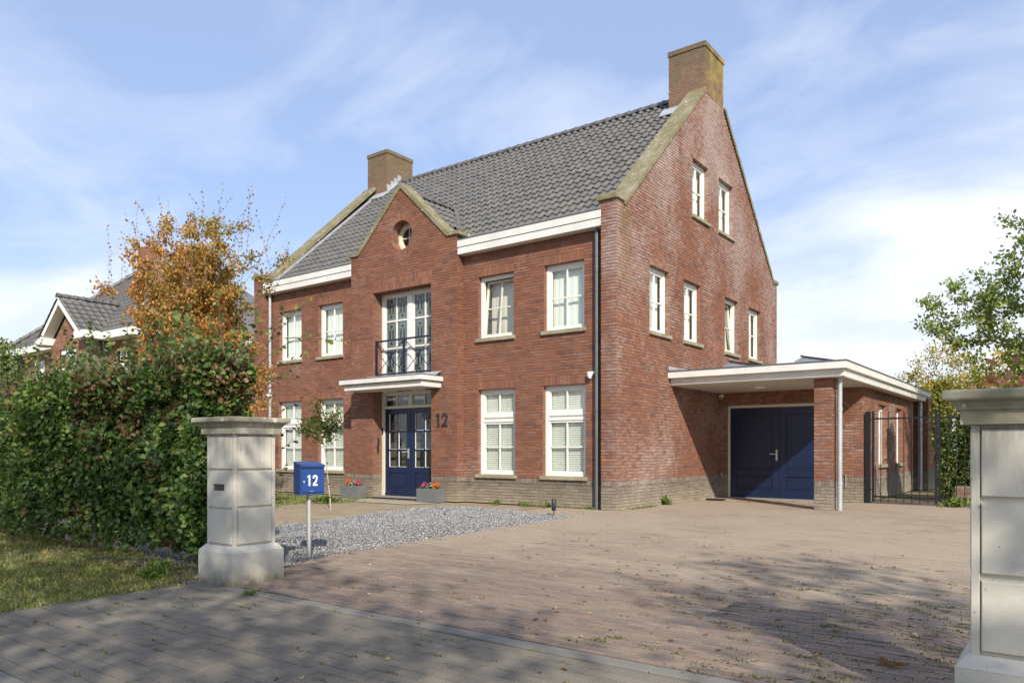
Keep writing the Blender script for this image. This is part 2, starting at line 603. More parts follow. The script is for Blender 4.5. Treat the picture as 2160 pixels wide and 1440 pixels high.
def np_mesh(name, verts, quads, cols, mat, smooth=False):
    """verts (N,3), quads (M,4), cols (N,3) point colours"""
    me = bpy.data.meshes.new(name)
    me.vertices.add(len(verts))
    me.vertices.foreach_set('co', np.asarray(verts, np.float32).ravel())
    k = quads.shape[1]
    me.loops.add(len(quads) * k)
    me.loops.foreach_set('vertex_index', quads.astype(np.int32).ravel())
    me.polygons.add(len(quads))
    me.polygons.foreach_set('loop_start', np.arange(0, len(quads) * k, k, dtype=np.int32))
    me.update(calc_edges=True)
    me.materials.append(MATS[mat])
    ca = me.color_attributes.new('Col', 'FLOAT_COLOR', 'POINT')
    c4 = np.ones((len(verts), 4), np.float32); c4[:, :3] = cols
    ca.data.foreach_set('color', c4.ravel())
    if smooth:
        me.polygons.foreach_set('use_smooth', [True] * len(quads))
    me.validate()
    return me


def norm(a):
    return a / (np.linalg.norm(a, axis=-1, keepdims=True) + 1e-9)


def leaves_mesh(name, P, D, Nn, L, C, mat='leaf', width=0.62, fold=0.25):
    """P positions, D direction along the leaf, Nn facing, L lengths, C colours"""
    P = np.asarray(P); n = len(P)
    D = norm(D); S = norm(np.cross(D, Nn)); U = np.cross(S, D)
    L = L[:, None]; W = L * width * 0.5
    v = np.empty((n, 6, 3))
    v[:, 0] = P
    v[:, 1] = P + D * L * 0.35 + S * W - U * W * fold * -1
    v[:, 2] = P + D * L * 0.75 + S * W * 0.75 + U * W * fold
    v[:, 3] = P + D * L - U * L * 0.08
    v[:, 4] = P + D * L * 0.75 - S * W * 0.75 + U * W * fold
    v[:, 5] = P + D * L * 0.35 - S * W + U * W * fold
    base = (np.arange(n) * 6)[:, None]
    q = np.concatenate([base + np.array([[0, 1, 2, 3]]), base + np.array([[0, 3, 4, 5]])], 1).reshape(-1, 4)
    cols = np.repeat(C, 6, axis=0)
    return np_mesh(name, v.reshape(-1, 3), q, cols, mat)


def palette(n, cols, weights, jit=0.18):
    cols = np.array(cols, float)
    idx = RNG.choice(len(cols), n, p=np.array(weights) / sum(weights))
    c = cols[idx] * (1 + RNG.normal(0, jit, (n, 1)))
    return np.clip(c, 0.003, 0.9)


def lump(P, scale, seed=0):
    """cheap smooth pseudo-noise in 0..1 for arrays of points"""
    r = np.random.default_rng(seed)
    s = np.zeros(len(P))
    for k in range(7):
        d = r.normal(size=3); d /= np.linalg.norm(d)
        s += np.sin(P @ d * scale * (0.7 + 0.35 * k) + r.uniform(0, 6.28)) / (1 + 0.3 * k)
    return 0.5 + s / 7.0


# ---------------------------------------------------------------- brickwork
COURSE = 0.0635
BL = 0.222          # brick length + joint
RED = [((0.242, 0.102, 0.060), 5), ((0.222, 0.093, 0.056), 4), ((0.268, 0.117, 0.068), 3),
       ((0.205, 0.091, 0.060), 2), ((0.238, 0.114, 0.076), 1.6), ((0.168, 0.082, 0.062), 0.7)]
GREY = [((0.215, 0.178, 0.135), 4), ((0.185, 0.150, 0.115), 3), ((0.245, 0.205, 0.155), 2), ((0.16, 0.135, 0.11), 1)]
BROWN = [((0.30, 0.15, 0.095), 4), ((0.26, 0.125, 0.08), 3), ((0.33, 0.18, 0.115), 2)]


def quant(pal, dz=0.012):
    out = []
    for c, wgt in pal:
        for k, ww in ((0.94, 1), (1.0, 1.6), (1.07, 1)):
            out.append((tuple(x * k for x in c), wgt * ww))
    return out


REDQ, GREYQ, BROWNQ = quant(RED), quant(GREY), quant(BROWN)


def pick(pal):
    cs, ws = zip(*pal)
    return random.choices(cs, ws)[0]


def intervals_sub(ivs, a, b):
    out = []
    for s, e in ivs:
        if b <= s or a >= e:
            out.append((s, e))
        else:
            if a > s: out.append((s, a))
            if b < e: out.append((b, e))
    return out


def lay_wall(frame, urange, v0, v1, holes, soldiers, pal_fn, pieces, back, round_holes=(), bond=0, off=0.0, proud=0.008, course=COURSE,
             ucut=None):
    """frame=(O,U,N) with vertical V. pieces gets (O,A,B,D,colour); back gets mortar quads.
    soldiers: list of (u0,u1,v0,v1,brick width)"""
    O, U, N = (np.array(x, float) for x in frame)
    V = np.array([0, 0, 1.0])
    J = 0.0125
    blocked = [(h[0], h[1], h[2], h[3]) for h in holes] + [(s[0], s[1], s[2], s[3]) for s in soldiers]
    k0 = int(math.floor(v0 / course + 1e-6))
    k = k0
    while k * course < v1 - 1e-6:
        a, b = max(k * course, v0), min((k + 1) * course, v1)
        cuts = sorted({a, b} | {x for h in blocked for x in (h[2], h[3]) if a + 1e-4 < x < b - 1e-4})
        for s, e in zip(cuts[:-1], cuts[1:]):
            mid = (s + e) / 2
            u0, u1 = urange(mid)
            if u1 - u0 < 0.02: continue
            ivs = [(u0, u1)]
            bk = [(u0, u1)]
            for h in blocked:
                if h[2] < mid < h[3]:
                    ivs = intervals_sub(ivs, h[0], h[1])
            for h in holes:
                if h[2] < mid < h[3]:
                    bk = intervals_sub(bk, h[0], h[1])
            for cu, cv, r, ring in round_holes:
                d2 = (r + ring) ** 2 - (mid - cv) ** 2
                if d2 > 0:
                    c = math.sqrt(d2); ivs = intervals_sub(ivs, cu - c, cu + c)
                d2 = (r + 0.015) ** 2 - (mid - cv) ** 2
                if d2 > 0:
                    c = math.sqrt(d2); bk = intervals_sub(bk, cu - c, cu + c)
            for p, q in bk:
                back.poly([O + U * p + V * s, O + U * q + V * s, O + U * q + V * e, O + U * p + V * e])
            if e - s < 0.02: continue
            rr = random.Random(k * 7919 + int(off * 1000))
            # a wild bond: mostly stretchers with headers thrown in
            for p, q in ivs:
                if q - p < 0.03: continue
                u = p - (0.0 if bond == 0 else 0.0)
                first = True
                if k % 2 == 0:
                    seq0 = BL / 2
                else:
                    seq0 = BL
                while u < q - 0.02:
                    if first:
                        ln = seq0; first = False
                    else:
                        ln = BL if rr.random() < 0.8 else BL / 2
                    u2 = min(u + ln, q)
                    if q - u2 < 0.06: u2 = q
                    g0 = J / 2 if u > p + 1e-6 else 0.0
                    g1 = J / 2 if u2 < q - 1e-6 else 0.0
                    pr = proud + rr.uniform(-0.0015, 0.002)
                    pieces.append((O + U * (u + g0) + V * (s + J / 2), U * (u2 - u - g0 - g1), V * (e - s - J), N * pr, pal_fn(mid)))
                    u = u2
        k += 1
    for (a, b, s, e, *rest) in soldiers:
        n = max(1, round((b - a) / COURSE))
        wd = (b - a) / n
        for h in round_holes: pass
        for i in range(n):
            u = a + i * wd
            g = J / 2
            if e - s > 0.30 and i % 2 == 0:
                m = s + (e - s) * (0.38 if i % 4 else 0.62)
                parts = [(s, m), (m, e)]
            elif e - s > 0.30:
                parts = [(s, (s + e) / 2), ((s + e) / 2, e)]
            else:
                parts = [(s, e)]
            for (x, y) in parts:
                pieces.append((O + U * (u + g) + V * (x + g / 2), U * (wd - 2 * g), V * (y - x - g), N * (proud + random.uniform(-0.001, 0.002)), pal_fn((s + e) / 2)))


def wall_pal(v):
    return pick(GREYQ) if v < 9 * COURSE else pick(REDQ)


PIECE_CACHE = {}


def piece_objects(pieces, n_single, single_name, stuff_name, mat, parent, minarea=0.0, stuff_label=None):
    """the n_single pieces that show largest become objects, the rest one part"""
    areas = np.array([pix_area(p[0] + p[3], p[1], p[2]) for p in pieces]) if n_single else np.zeros(len(pieces))
    order = np.argsort(-areas)
    single = set(int(i) for i in order[:n_single] if areas[i] > minarea)
    rest = MB()
    for i, (O, A, B, D, c) in enumerate(pieces):
        if i in single:
            key = (mat, tuple(np.round(A, 3)), tuple(np.round(B, 3)), tuple(np.round(D, 3)), tuple(np.round(c, 4)))
            me = PIECE_CACHE.get(key)
            if me is None:
                b = MB(); b.pbox((0, 0, 0), A, B, D, c, back=False)
                me = b.mesh(single_name, mat); PIECE_CACHE[key] = me
            link(single_name, me, parent, O)
        else:
            rest.pbox(O, A, B, D, c, back=False)
    if rest.f:
        rest.build(stuff_name, mat, parent, kind='stuff')


# ---------------------------------------------------------------- the house
HOUSE = thing('brick_house', 'large red brick house number 12 with grey tiled roof, two chimneys and blue doors', 'house', (-5.9, 4.9, 0))
REC = 0.22           # recess of the facade behind bay and piers
EAVE = 6.09
YB = 9.78
XL = -11.86
Hx = np.array([1.0, 0, 0]); Hy = np.array([0, 1.0, 0]); Hz = np.array([0, 0, 1.0])

wall_parts = {}


def wall_part(name, back, label=None):
    o = back.build(name, 'mortar', HOUSE, label)
    return o


ALL = []      # (wall object, pieces list)

# openings as (u0,u1,v0,v1)
def snap(z):
    k = round(z / COURSE) * COURSE
    return k if abs(k - z) < 0.021 else z


SH = 3 * COURSE
up_w = [(-10.98, -9.98, 3.68, 5.08), (-9.26, -8.26, 3.68, 5.08), (-3.66, -2.66, 3.68, 5.08), (-1.86, -0.86, 3.68, 5.08)]
lo_w = [(-11.02, -9.98, 0.62, 2.53), (-9.28, -8.24, 0.62, 2.53), (-3.67, -2.62, 0.62, 2.53), (-1.89, -0.83, 0.62, 2.53)]
up_w = [(a, b_, snap(c), snap(d)) for a, b_, c, d in up_w]
lo_w = [(a, b_, snap(c), snap(d)) for a, b_, c, d in lo_w]
GSZ = 58 * COURSE; GSZ2 = 61 * COURSE


def soldiers_over(wins, h=3 * COURSE, ext=0.0):
    return [(a - ext, b + ext, d, d + h) for a, b, c, d in wins]


def band(us, wins, z0, z1):
    out = []
    for (a, b) in us:
        ivs = [(a, b)]
        for w_ in wins:
            ivs = intervals_sub(ivs, w_[0], w_[1])
        out += [(p, q, z0, z1) for p, q in ivs if q - p > 0.05]
    return out


def plinth_band(us, holes):
    out = []
    for (a, b) in us:
        ivs = [(a, b)]
        for w_ in holes:
            if w_[2] < 0.55: ivs = intervals_sub(ivs, w_[0], w_[1])
        out += [(p, q, 0.47, 9 * COURSE) for p, q in ivs]
    return out


# facade left and right fields (recessed)
for nm, ua, ub in (('left', -11.46, -7.68), ('right', -4.10, -0.34)):
    wins_u = [w_ for w_ in up_w if ua < w_[0] < ub]
    wins_l = [w_ for w_ in lo_w if ua < w_[0] < ub]
    holes = wins_u + wins_l
    sold = soldiers_over(holes) + band([(ua + 0.003, ub - 0.003)], wins_u, GSZ, GSZ2) + plinth_band([(ua + 0.003, ub - 0.003)], holes)
    pieces = []; back = MB()
    lay_wall(((0, REC, 0), Hx, -Hy), lambda v: (ua, ub), 0.0, 5.75, holes, sold, wall_pal, pieces, back, off=ua)
    ALL.append((wall_part('front_wall', back), pieces, 'brick'))

# bay
BX0, BX1, BC = -7.68, -4.10, -5.89
FD = (-6.88, -4.90)
bay_holes = [(FD[0], FD[1], 0.0, 2.921), (FD[0], FD[1], 2.921, 5.08)]


def bay_range(v):
    if v < 6.10: return (BX0, BX1)
    h = (v - 6.10) / 0.96
    return (BX0 + 0.30 + h, BX1 - 0.30 - h)


pieces = []; back = MB()
sold = [(FD[0] - 0.02, FD[1] + 0.02, 5.08, 85 * COURSE)] + band([(BX0 + 0.003, -7.2), (-4.72, BX1 - 0.003)], [], GSZ, GSZ2) + plinth_band([(BX0 + 0.003, BX1 - 0.003)], bay_holes)
CR = 0.355; CC = (-5.885, 6.365)
lay_wall(((0, 0, 0), Hx, -Hy), bay_range, 0.0, 7.50, bay_holes, sold, wall_pal, pieces, back, round_holes=[(CC[0], CC[1], CR, 0.205)], off=1.3)
nring = 46
ring = MB()
for i in range(nring):
    a0 = 2 * math.pi * (i + 0.1) / nring; a1 = 2 * math.pi * (i + 0.9) / nring
    pts = []
    for r_, a_ in ((CR, a0), (CR + 0.195, a0), (CR + 0.195, a1), (CR, a1)):
        pts.append((CC[0] + r_ * math.cos(a_), CC[1] + r_ * math.sin(a_)))
    vs = [(x, 0.0, z) for x, z in pts] + [(x, -0.007, z) for x, z in pts]
    ring.faces(vs, [(4, 5, 6, 7), (0, 4, 7, 3), (1, 2, 6, 5), (0, 1, 5, 4), (2, 3, 7, 6)], pick(REDQ))
bayo = wall_part('bay_wall', back)
ring.build('window_ring', 'brick', bayo)
ALL.append((bayo, pieces, 'brick'))
# bay side return (faces +X) and left return
for xx, nv in ((BX1, Hx), (BX0, -Hx)):
    pieces = []; back = MB()
    lay_wall(((xx, 0, 0), Hy, nv), lambda v: (0.0, REC), 0.0, 6.0, [], plinth_band([(0, REC)], []), wall_pal, pieces, back, off=2.1)
    ALL.append((wall_part('bay_return', back), pieces, 'brick'))

# corner piers (front ends of the gable walls)
for xa, xb in ((-0.34, 0.0), (XL, -11.46)):
    pieces = []; back = MB()
    lay_wall(((xa, 0, 0), Hx, -Hy), lambda v: (0, xb - xa), 0.0, EAVE, [], plinth_band([(0, xb - xa)], []), wall_pal, pieces, back, off=3.3 + xa)
    ALL.append((wall_part('corner_pier', back), pieces, 'brick'))
for xx, nv in ((-0.34, -Hx), (-11.46, Hx)):
    pieces = []; back = MB()
    lay_wall(((xx, 0, 0), Hy, nv), lambda v: (0, REC), 0.0, EAVE, [], plinth_band([(0, REC)], []), wall_pal, pieces, back, off=4.3 + xx)
    ALL.append((wall_part('pier_return', back), pieces, 'brick'))

# right gable
SL = 0.936
g_up = [(1.42, 2.37, 3.70, 5.08), (3.13, 4.10, 3.70, 5.08), (5.63, 6.58, 3.70, 5.08), (7.38, 8.36, 3.70, 5.08)]
g_at = [(3.61, 4.56, 6.65, 8.02), (5.22, 6.20, 6.65, 8.02)]
CHZ = 11.02
CY0, CY1 = 4.36, 5.53


def gable_range(v):
    if v < EAVE: return (0.0, YB)
    h = (v - EAVE) / SL
    a, b = 0.38 + h, YB - 0.38 - h
    if v > 9.6: a, b = min(a, CY0), max(b, CY1)
    if v > 9.8: a, b = CY0, CY1
    return (a, b)


pieces = []; back = MB()
g_up = [(a, b_, snap(c), snap(d)) for a, b_, c, d in g_up]
g_at = [(a, b_, snap(c), snap(d)) for a, b_, c, d in g_at]
holes = g_up + g_at
sold = soldiers_over(holes) + band([(0.003, YB - 0.003)], g_up, GSZ, GSZ2) + plinth_band([(0.003, 5.27)], [])
lay_wall(((0, 0, 0), Hy, Hx), gable_range, 0.0, 9.80, holes, sold, wall_pal, pieces, back, off=5.1)
gab = wall_part('gable_wall', back)
ALL.append((gab, pieces, 'brick'))
# left gable and rear: plain walls
b = MB()
prof = [(0, 0), (YB, 0), (YB, EAVE), (YB - 0.38, EAVE), (4.89, 10.3), (0.38, EAVE), (0, EAVE)]
b.poly([(XL, y, z) for y, z in prof][::-1], RED[0][0])
b.poly([(0, YB, 0), (XL, YB, 0), (XL, YB, EAVE), (0, YB, EAVE)], RED[0][0])
b.build('rear_wall', 'brick', HOUSE)
# inner faces so that walls have thickness and no light leaks in
b = MB()
b.poly([(-0.35, 0.58, 0), (-11.5, 0.58, 0), (-11.5, 0.58, 2.7), (-0.35, 0.58, 2.7)])
b.box(-11.5, -0.35, 0.6, 9.4, 2.66, 2.9)
b.box(-11.5, -0.35, 0.6, 9.4, 5.6, 5.75)
b.build('floor_slab', 'interior', HOUSE)

b = MB(); b.box(0.02, 3.28, 13.0, 13.25, 0, 2.6); 
b.build('wing_rear_wall', 'interior', HOUSE)
b = MB(); b.box(3.1, 3.6, 17.2, 17.45, 0, 2.7); b.build('wing_end_wall', 'brick', HOUSE)
# chimneys
for (xa, xb, lab) in ((-0.94, 0.0, 'right'), (XL, -10.93, 'left')):
    pieces = []; back = MB()
    zb = 8.9
    lay_wall(((xa, CY0, 0), Hx, -Hy), lambda v: (0, xb - xa), zb, 10.92, [], [], wall_pal, pieces, back, off=6 + xa, proud=0.005)
    z_g = 9.80 if lab == 'right' else zb
    lay_wall(((xb, CY0, 0), Hy, Hx), lambda v: (0, CY1 - CY0), z_g, 10.92, [], [], wall_pal, pieces, back, off=7 + xa, proud=0.005)
    back.poly([(xa, CY0, zb), (xa, CY0, 10.92), (xa, CY1, 10.92), (xa, CY1, zb)])
    back.poly([(xa, CY1, zb), (xa, CY1, 10.92), (xb, CY1, 10.92), (xb, CY1, zb)])
    # soldier crown, slightly proud
    e = 0.022
    for fr, ln in ((((xa - e, CY0 - e, 0), Hx, -Hy), xb - xa + 2 * e), (((xb + e, CY0 - e, 0), Hy, Hx), CY1 - CY0 + 2 * e)):
        lay_wall(fr, lambda v: (0, ln), 10.92, 11.04, [], [(0, ln, 10.92, 11.04)], wall_pal, pieces, back, off=8 + xa)
    back.poly([(xa - e, CY0 - e, 11.036), (xb + e, CY0 - e, 11.036), (xb + e, CY1 + e, 11.036), (xa - e, CY1 + e, 11.036)])
    back.poly([(xa - e, CY0 - e, 10.92), (xb + e, CY0 - e, 10.92), (xb + e, CY1 + e, 10.92), (xa - e, CY1 + e, 10.92)][::-1])
    ALL.append((wall_part('chimney', back), pieces, 'brick_chimney'))

# carport post, garage front wall and side extension
EX = 3.34; EY = 5.28
GD = (0.20, 2.72, 0.0, 2.286)
pieces = []; back = MB()
lay_wall(((0, EY, 0), Hx, -Hy), lambda v: (0.0, EX), 0.0, 2.62, [GD], plinth_band([(0.003, EX - 0.003)], [GD]) + [(GD[0], GD[1], 2.286, 2.286 + SH)], wall_pal, pieces, back, off=9.1)
ALL.append((wall_part('garage_wall', back), pieces, 'brick'))
e_w = [(6.90, 7.84, 13 * COURSE, 2.286), (9.02, 9.98, 13 * COURSE, 2.286)]
pieces = []; back = MB()
lay_wall(((EX, 0, 0), Hy, Hx), lambda v: (EY, 11.7), 0.0, 2.62, e_w, soldiers_over(e_w) + plinth_band([(EY + 0.003, 11.7)], []), wall_pal, pieces, back, off=10.1)
ALL.append((wall_part('side_wall', back), pieces, 'brick'))
e_w2 = [(13.9, 14.9, 13 * COURSE, 2.286)]
pieces = []; back = MB()
lay_wall(((EX + 0.32, 0, 0), Hy, Hx), lambda v: (12.2, 17.5), 0.0, 2.7, e_w2, soldiers_over(e_w2) + plinth_band([(12.2, 17.5)], []), wall_pal, pieces, back, off=11.1)
lay_wall(((0, 12.2, 0), Hx, -Hy), lambda v: (EX - 0.1, EX + 0.32), 0.0, 2.7, [], plinth_band([(EX - 0.1, EX + 0.32)], []), wall_pal, pieces, back, off=11.7)
ALL.append((wall_part('rear_extension_wall', back), pieces, 'brick'))
PX0, PX1, PY0, PY1 = 3.0, 3.34, 2.62, 2.96
pieces = []; back = MB()
for fr, ln in ((((PX0, PY0, 0), Hx, -Hy), PX1 - PX0), (((PX1, PY0, 0), Hy, Hx), PY1 - PY0), (((PX0, PY1, 0), -Hy, -Hx), PY1 - PY0), (((PX1, PY1, 0), -Hx, Hy), PX1 - PX0)):
    lay_wall(fr, lambda v: (0, ln), 0.0, 2.60, [], plinth_band([(0, ln)], []), wall_pal, pieces, back, off=12.1)
ALL.append((wall_part('carport_post', back), pieces, 'brick'))

# reveals of the openings: brick jambs, plain heads
rev = MB(); revp = []


def reveal(frame, hole, depth, head=True):
    O, U, N = (np.array(x, float) for x in frame)
    a, b_, z0, z1 = hole
    dm = MB()
    for u, s in ((a, 1), (b_, -1)):
        P0 = O + U * u
        if s > 0:
            lay_wall((P0, -N, U), lambda v: (0.0, depth), z0, z1, [], plinth_band([(0, depth)], []) if z0 < 0.5 else [], wall_pal, revp, rev, off=u, proud=0.002)
        else:
            lay_wall((P0 - N * depth, N, -U), lambda v: (0.0, depth), z0, z1, [], plinth_band([(0, depth)], []) if z0 < 0.5 else [], wall_pal, revp, rev, off=u, proud=0.002)
    if head:
        n = max(1, round((b_ - a) / COURSE)); wd = (b_ - a) / n
        for i in range(n):
            p = O + U * (a + i * wd + 0.005) + Hz * z1
            revp.append((p, U * (wd - 0.01), -N * depth, -Hz * 0.003, pick(REDQ)))
        rev.poly([O + U * a + Hz * z1, O + U * a + Hz * z1 - N * depth, O + U * b_ + Hz * z1 - N * depth, O + U * b_ + Hz * z1])


FR_F = ((0, REC, 0), Hx, -Hy)
FR_B = ((0, 0, 0), Hx, -Hy)
FR_G = ((0, 0, 0), Hy, Hx)
FR_E = ((EX, 0, 0), Hy, Hx)
FR_E2 = ((EX + 0.32, 0, 0), Hy, Hx)
FR_D = ((0, EY, 0), Hx, -Hy)
for h_ in up_w + lo_w: reveal(FR_F, h_, 0.17)
for h_ in g_up + g_at: reveal(FR_G, h_, 0.17)
for h_ in e_w: reveal(FR_E, h_, 0.17)
for h_ in e_w2: reveal(FR_E2, h_, 0.17)
reveal(FR_D, GD, 0.16)
reveal(FR_B, (FD[0], FD[1], 0.0, 5.08), 0.40)
revo = rev.build('window_reveals', 'mortar', HOUSE)
ALL.append((revo, revp, 'brick'))
# round reveal
b = MB(); ns = 48
for i in range(ns):
    a0 = 2 * math.pi * i / ns; a1 = 2 * math.pi * (i + 1) / ns
    p = lambda a_, y: (CC[0] + CR * math.cos(a_), y, CC[1] + CR * math.sin(a_))
    b.poly([p(a0, -0.006), p(a1, -0.006), p(a1, 0.34), p(a0, 0.34)], pick(REDQ), False)
b.build('round_reveal', 'brick', HOUSE)

# choose the 300 bricks that show largest over the whole house
flat = []
for wi, (wo_, ps, mt) in enumerate(ALL):
    for pi, p in enumerate(ps):
        flat.append((pix_area(p[0] + p[3], p[1], p[2]), wi, pi))
flat.sort(reverse=True)
single = set((w_, p_) for _, w_, p_ in flat[:300])
for wi, (wo_, ps, mt) in enumerate(ALL):
    rest = MB()
    for pi, (O, A, B, D, c) in enumerate(ps):
        if (wi, pi) in single:
            key = (mt, tuple(np.round(A, 3)), tuple(np.round(B, 3)), tuple(np.round(D, 3)), c)
            me = PIECE_CACHE.get(key)
            if me is None:
                q = MB(); q.pbox((0, 0, 0), A, B, D, c, back=False)
                me = q.mesh('brick', mt); PIECE_CACHE[key] = me
            link('brick', me, wo_, O)
        else:
            rest.pbox(O, A, B, D, c, back=False)
    rest.build('brickwork', mt, wo_, kind='stuff')

# ---------------------------------------------------------------- copings
TH = 0.10


def coping(x0, x1, y_out, z_out, y_in, z_in, cut=False):
    """sloping coping slab; profile in YZ, extruded in X"""
    b = MB()
    d = np.array([y_in - y_out, z_in - z_out]); d /= np.linalg.norm(d)
    n = np.array([-d[1], d[0]]) * (1 if d[0] > 0 else -1)
    pr = [(y_out, z_out), (y_in, z_in), (y_in + n[0] * TH, z_in + n[1] * TH), (y_out + n[0] * TH, z_out + n[1] * TH)]
    vs = [(x0, y, z) for y, z in pr] + [(x1, y, z) for y, z in pr]
    b.faces(vs, [(0, 1, 2, 3), (7, 6, 5, 4), (0, 4, 5, 1), (1, 5, 6, 2), (2, 6, 7, 3), (3, 7, 4, 0)])
    return b


for (x0, x1) in ((-0.40, 0.045), (XL - 0.045, -11.42)):
    zt = EAVE + SL * (CY0 - 0.38)
    coping(x0, x1, 0.30, EAVE - 0.07, CY0 - 0.01, zt - 0.01).build('coping', 'coping_stone', HOUSE, bevel=0.008)
    coping(x0, x1, YB - 0.30, EAVE - 0.07, CY1 + 0.01, zt - 0.01).build('coping', 'coping_stone', HOUSE, bevel=0.008)
    for ya, yb in ((-0.06, 0.40), (YB - 0.40, YB + 0.06)):
        k = MB(); k.box(x0 - 0.02, x1 + 0.008, ya, yb, EAVE + 0.002, EAVE + TH)
        k.build('kneeler_stone', 'coping_stone', HOUSE, bevel=0.008)
# bay copings
for s in (-1, 1):
    b = MB()
    xo, xi = BC + s * 1.50, BC
    zo, zi = 6.08, 7.50
    d = np.array([xi - xo, zi - zo]); d /= np.linalg.norm(d)
    n = np.array([-d[1], d[0]]) * (1 if d[0] > 0 else -1)
    pr = [(xo, zo), (xi, zi), (xi, zi + TH / d[0] * s * -1 if False else zi + TH * 1.38), (xo + n[0] * TH, zo + n[1] * TH)]
    y0, y1 = -0.04, 0.34
    vs = [(x, y0, z) for x, z in pr] + [(x, y1, z) for x, z in pr]
    b.faces(vs, [(0, 1, 2, 3), (7, 6, 5, 4), (0, 4, 5, 1), (1, 5, 6, 2), (2, 6, 7, 3), (3, 7, 4, 0)])
    b.build('bay_coping', 'coping_stone', HOUSE, bevel=0.006)
    k = MB()
    xa, xb = sorted((BC + s * 1.49, BC + s * 1.86))
    k.box(xa, xb, -0.05, 0.62, 6.085, 6.165)
    k.build('kneeler_stone', 'coping_stone', HOUSE, bevel=0.006)

# ---------------------------------------------------------------- roof
RZ0, RY0 = 5.83, 0.20
RYR, RZR = 4.89, 10.02
rs = np.array([0, RYR - RY0, RZR - RZ0]); RLEN = np.linalg.norm(rs); rs = rs / RLEN
rn = np.cross(Hx, rs)            # outward normal of front slope
b = MB()
b.poly([(-11.5, RY0, RZ0 - 0.03), (-0.36, RY0, RZ0 - 0.03), (-0.36, RYR, RZR - 0.03), (-11.5, RYR, RZR - 0.03)])
b.poly([(-0.36, YB - RY0, RZ0 - 0.03), (-11.5, YB - RY0, RZ0 - 0.03), (-11.5, RYR, RZR - 0.03), (-0.36, RYR, RZR - 0.03)], (0.1, 0.1, 0.1))
ROOF = b.build('roof', 'roof_felt', HOUSE)

TW, TG = 0.2035, 0.318
TILEC = [(0.120, 0.116, 0.110), (0.112, 0.109, 0.104), (0.128, 0.122, 0.114), (0.108, 0.107, 0.106), (0.130, 0.121, 0.110)]


def tile_mesh(U, S, Nn, col, flip=1, wd=TW, ln=TG + 0.045):
    """wave tile, local origin lower left; U across, S up the slope, Nn outward"""
    m = MB()
    prof = [(0.0, 0.009), (0.08, 0.032), (0.19, 0.047), (0.31, 0.041), (0.43, 0.017), (0.55, 0.003), (0.80, 0.000), (1.0, 0.006), (1.05, 0.012)]
    top = []; bot = []; up = []
    for f, h in prof:
        top.append(U * f * wd + Nn * (h + 0.034))
        up.append(U * f * wd + Nn * (h + 0.000) + S * ln)
        bot.append(U * f * wd + Nn * (h + (0.022 if h > 0.02 else 0.008)))
    k = len(prof)
    vs = top + up + bot
    fs = [(i, i + 1, k + i + 1, k + i) for i in range(k - 1)]
    fs += [(2 * k + i, 2 * k + i + 1, i + 1, i) for i in range(k - 1)]
    m.faces(vs, fs, col, True)
    m.faces([top[0], up[0], bot[0]], [(0, 1, 2)], col)
    m.faces([top[-1], up[-1], bot[-1]], [(2, 1, 0)], col)
    m.sm = [True] * (k - 1) + [False] * (len(m.f) - k + 1)
    return m


def bay_main_z(y): return RZ0 + (y - RY0) * rs[2] / rs[1]


# bay roof planes: ridge at x=BC; z = BZ - slope*|x-BC|
BZ = 7.42; BS = 0.90


def covered_by_bay(x, y, z):
    if abs(x - BC) > 1.78: return False
    zb = BZ - BS * abs(x - BC)
    return zb > z + 0.02


tiles = []
ncol = int(round((11.46 - 0.36 - 0.0) / TW)); tw = (11.46 - 0.36) / ncol
nrow = int(math.ceil(RLEN / TG))
for r in range(nrow):
    for cidx in range(ncol):
        s0 = r * TG
        O = np.array([-11.46 + cidx * tw, RY0, RZ0]) + rs * s0
        mid = O + rs * TG * 0.5 + Hx * tw / 2
        if covered_by_bay(mid[0], mid[1], mid[2]): continue
        if mid[0] > -1.0 and mid[1] > CY0 - 0.1: continue
        if mid[0] < -10.9 and mid[1] > CY0 - 0.1: continue
        tiles.append((O, cidx, r))
ar = [pix_area(O, Hx * tw, rs * TG) for O, _, _ in tiles]
order = np.argsort(-np.array(ar)); single = set(order[:300].tolist())
tile_vars = []
for c in TILEC:
    for jit in (0, 1):
        U_ = Hx + rn * (0.01 if jit else -0.008)
        tile_vars.append(tile_mesh(U_, rs, rn, tuple(x * (1 + 0.05 * (jit * 2 - 1)) for x in c), wd=tw))
tile_me = [t_.mesh('roof_tile', 'roof_tile') for t_ in tile_vars]
rest = MB()
for i, (O, cidx, r) in enumerate(tiles):
    k = random.randrange(len(tile_vars))
    dz = random.uniform(-0.005, 0.005)
    if i in single:
        link('roof_tile', tile_me[k], ROOF, O + rn * dz)
    else:
        tv = tile_vars[k]
        n0 = rest.n
        rest.v.extend([(x + O[0], y + O[1] + rn[1] * dz, z + O[2] + rn[2] * dz) for x, y, z in tv.v])
        rest.f.extend([tuple(a + n0 for a in f) for f in tv.f]); rest.n += tv.n
        rest.c.extend(tv.c); rest.sm.extend(tv.sm)
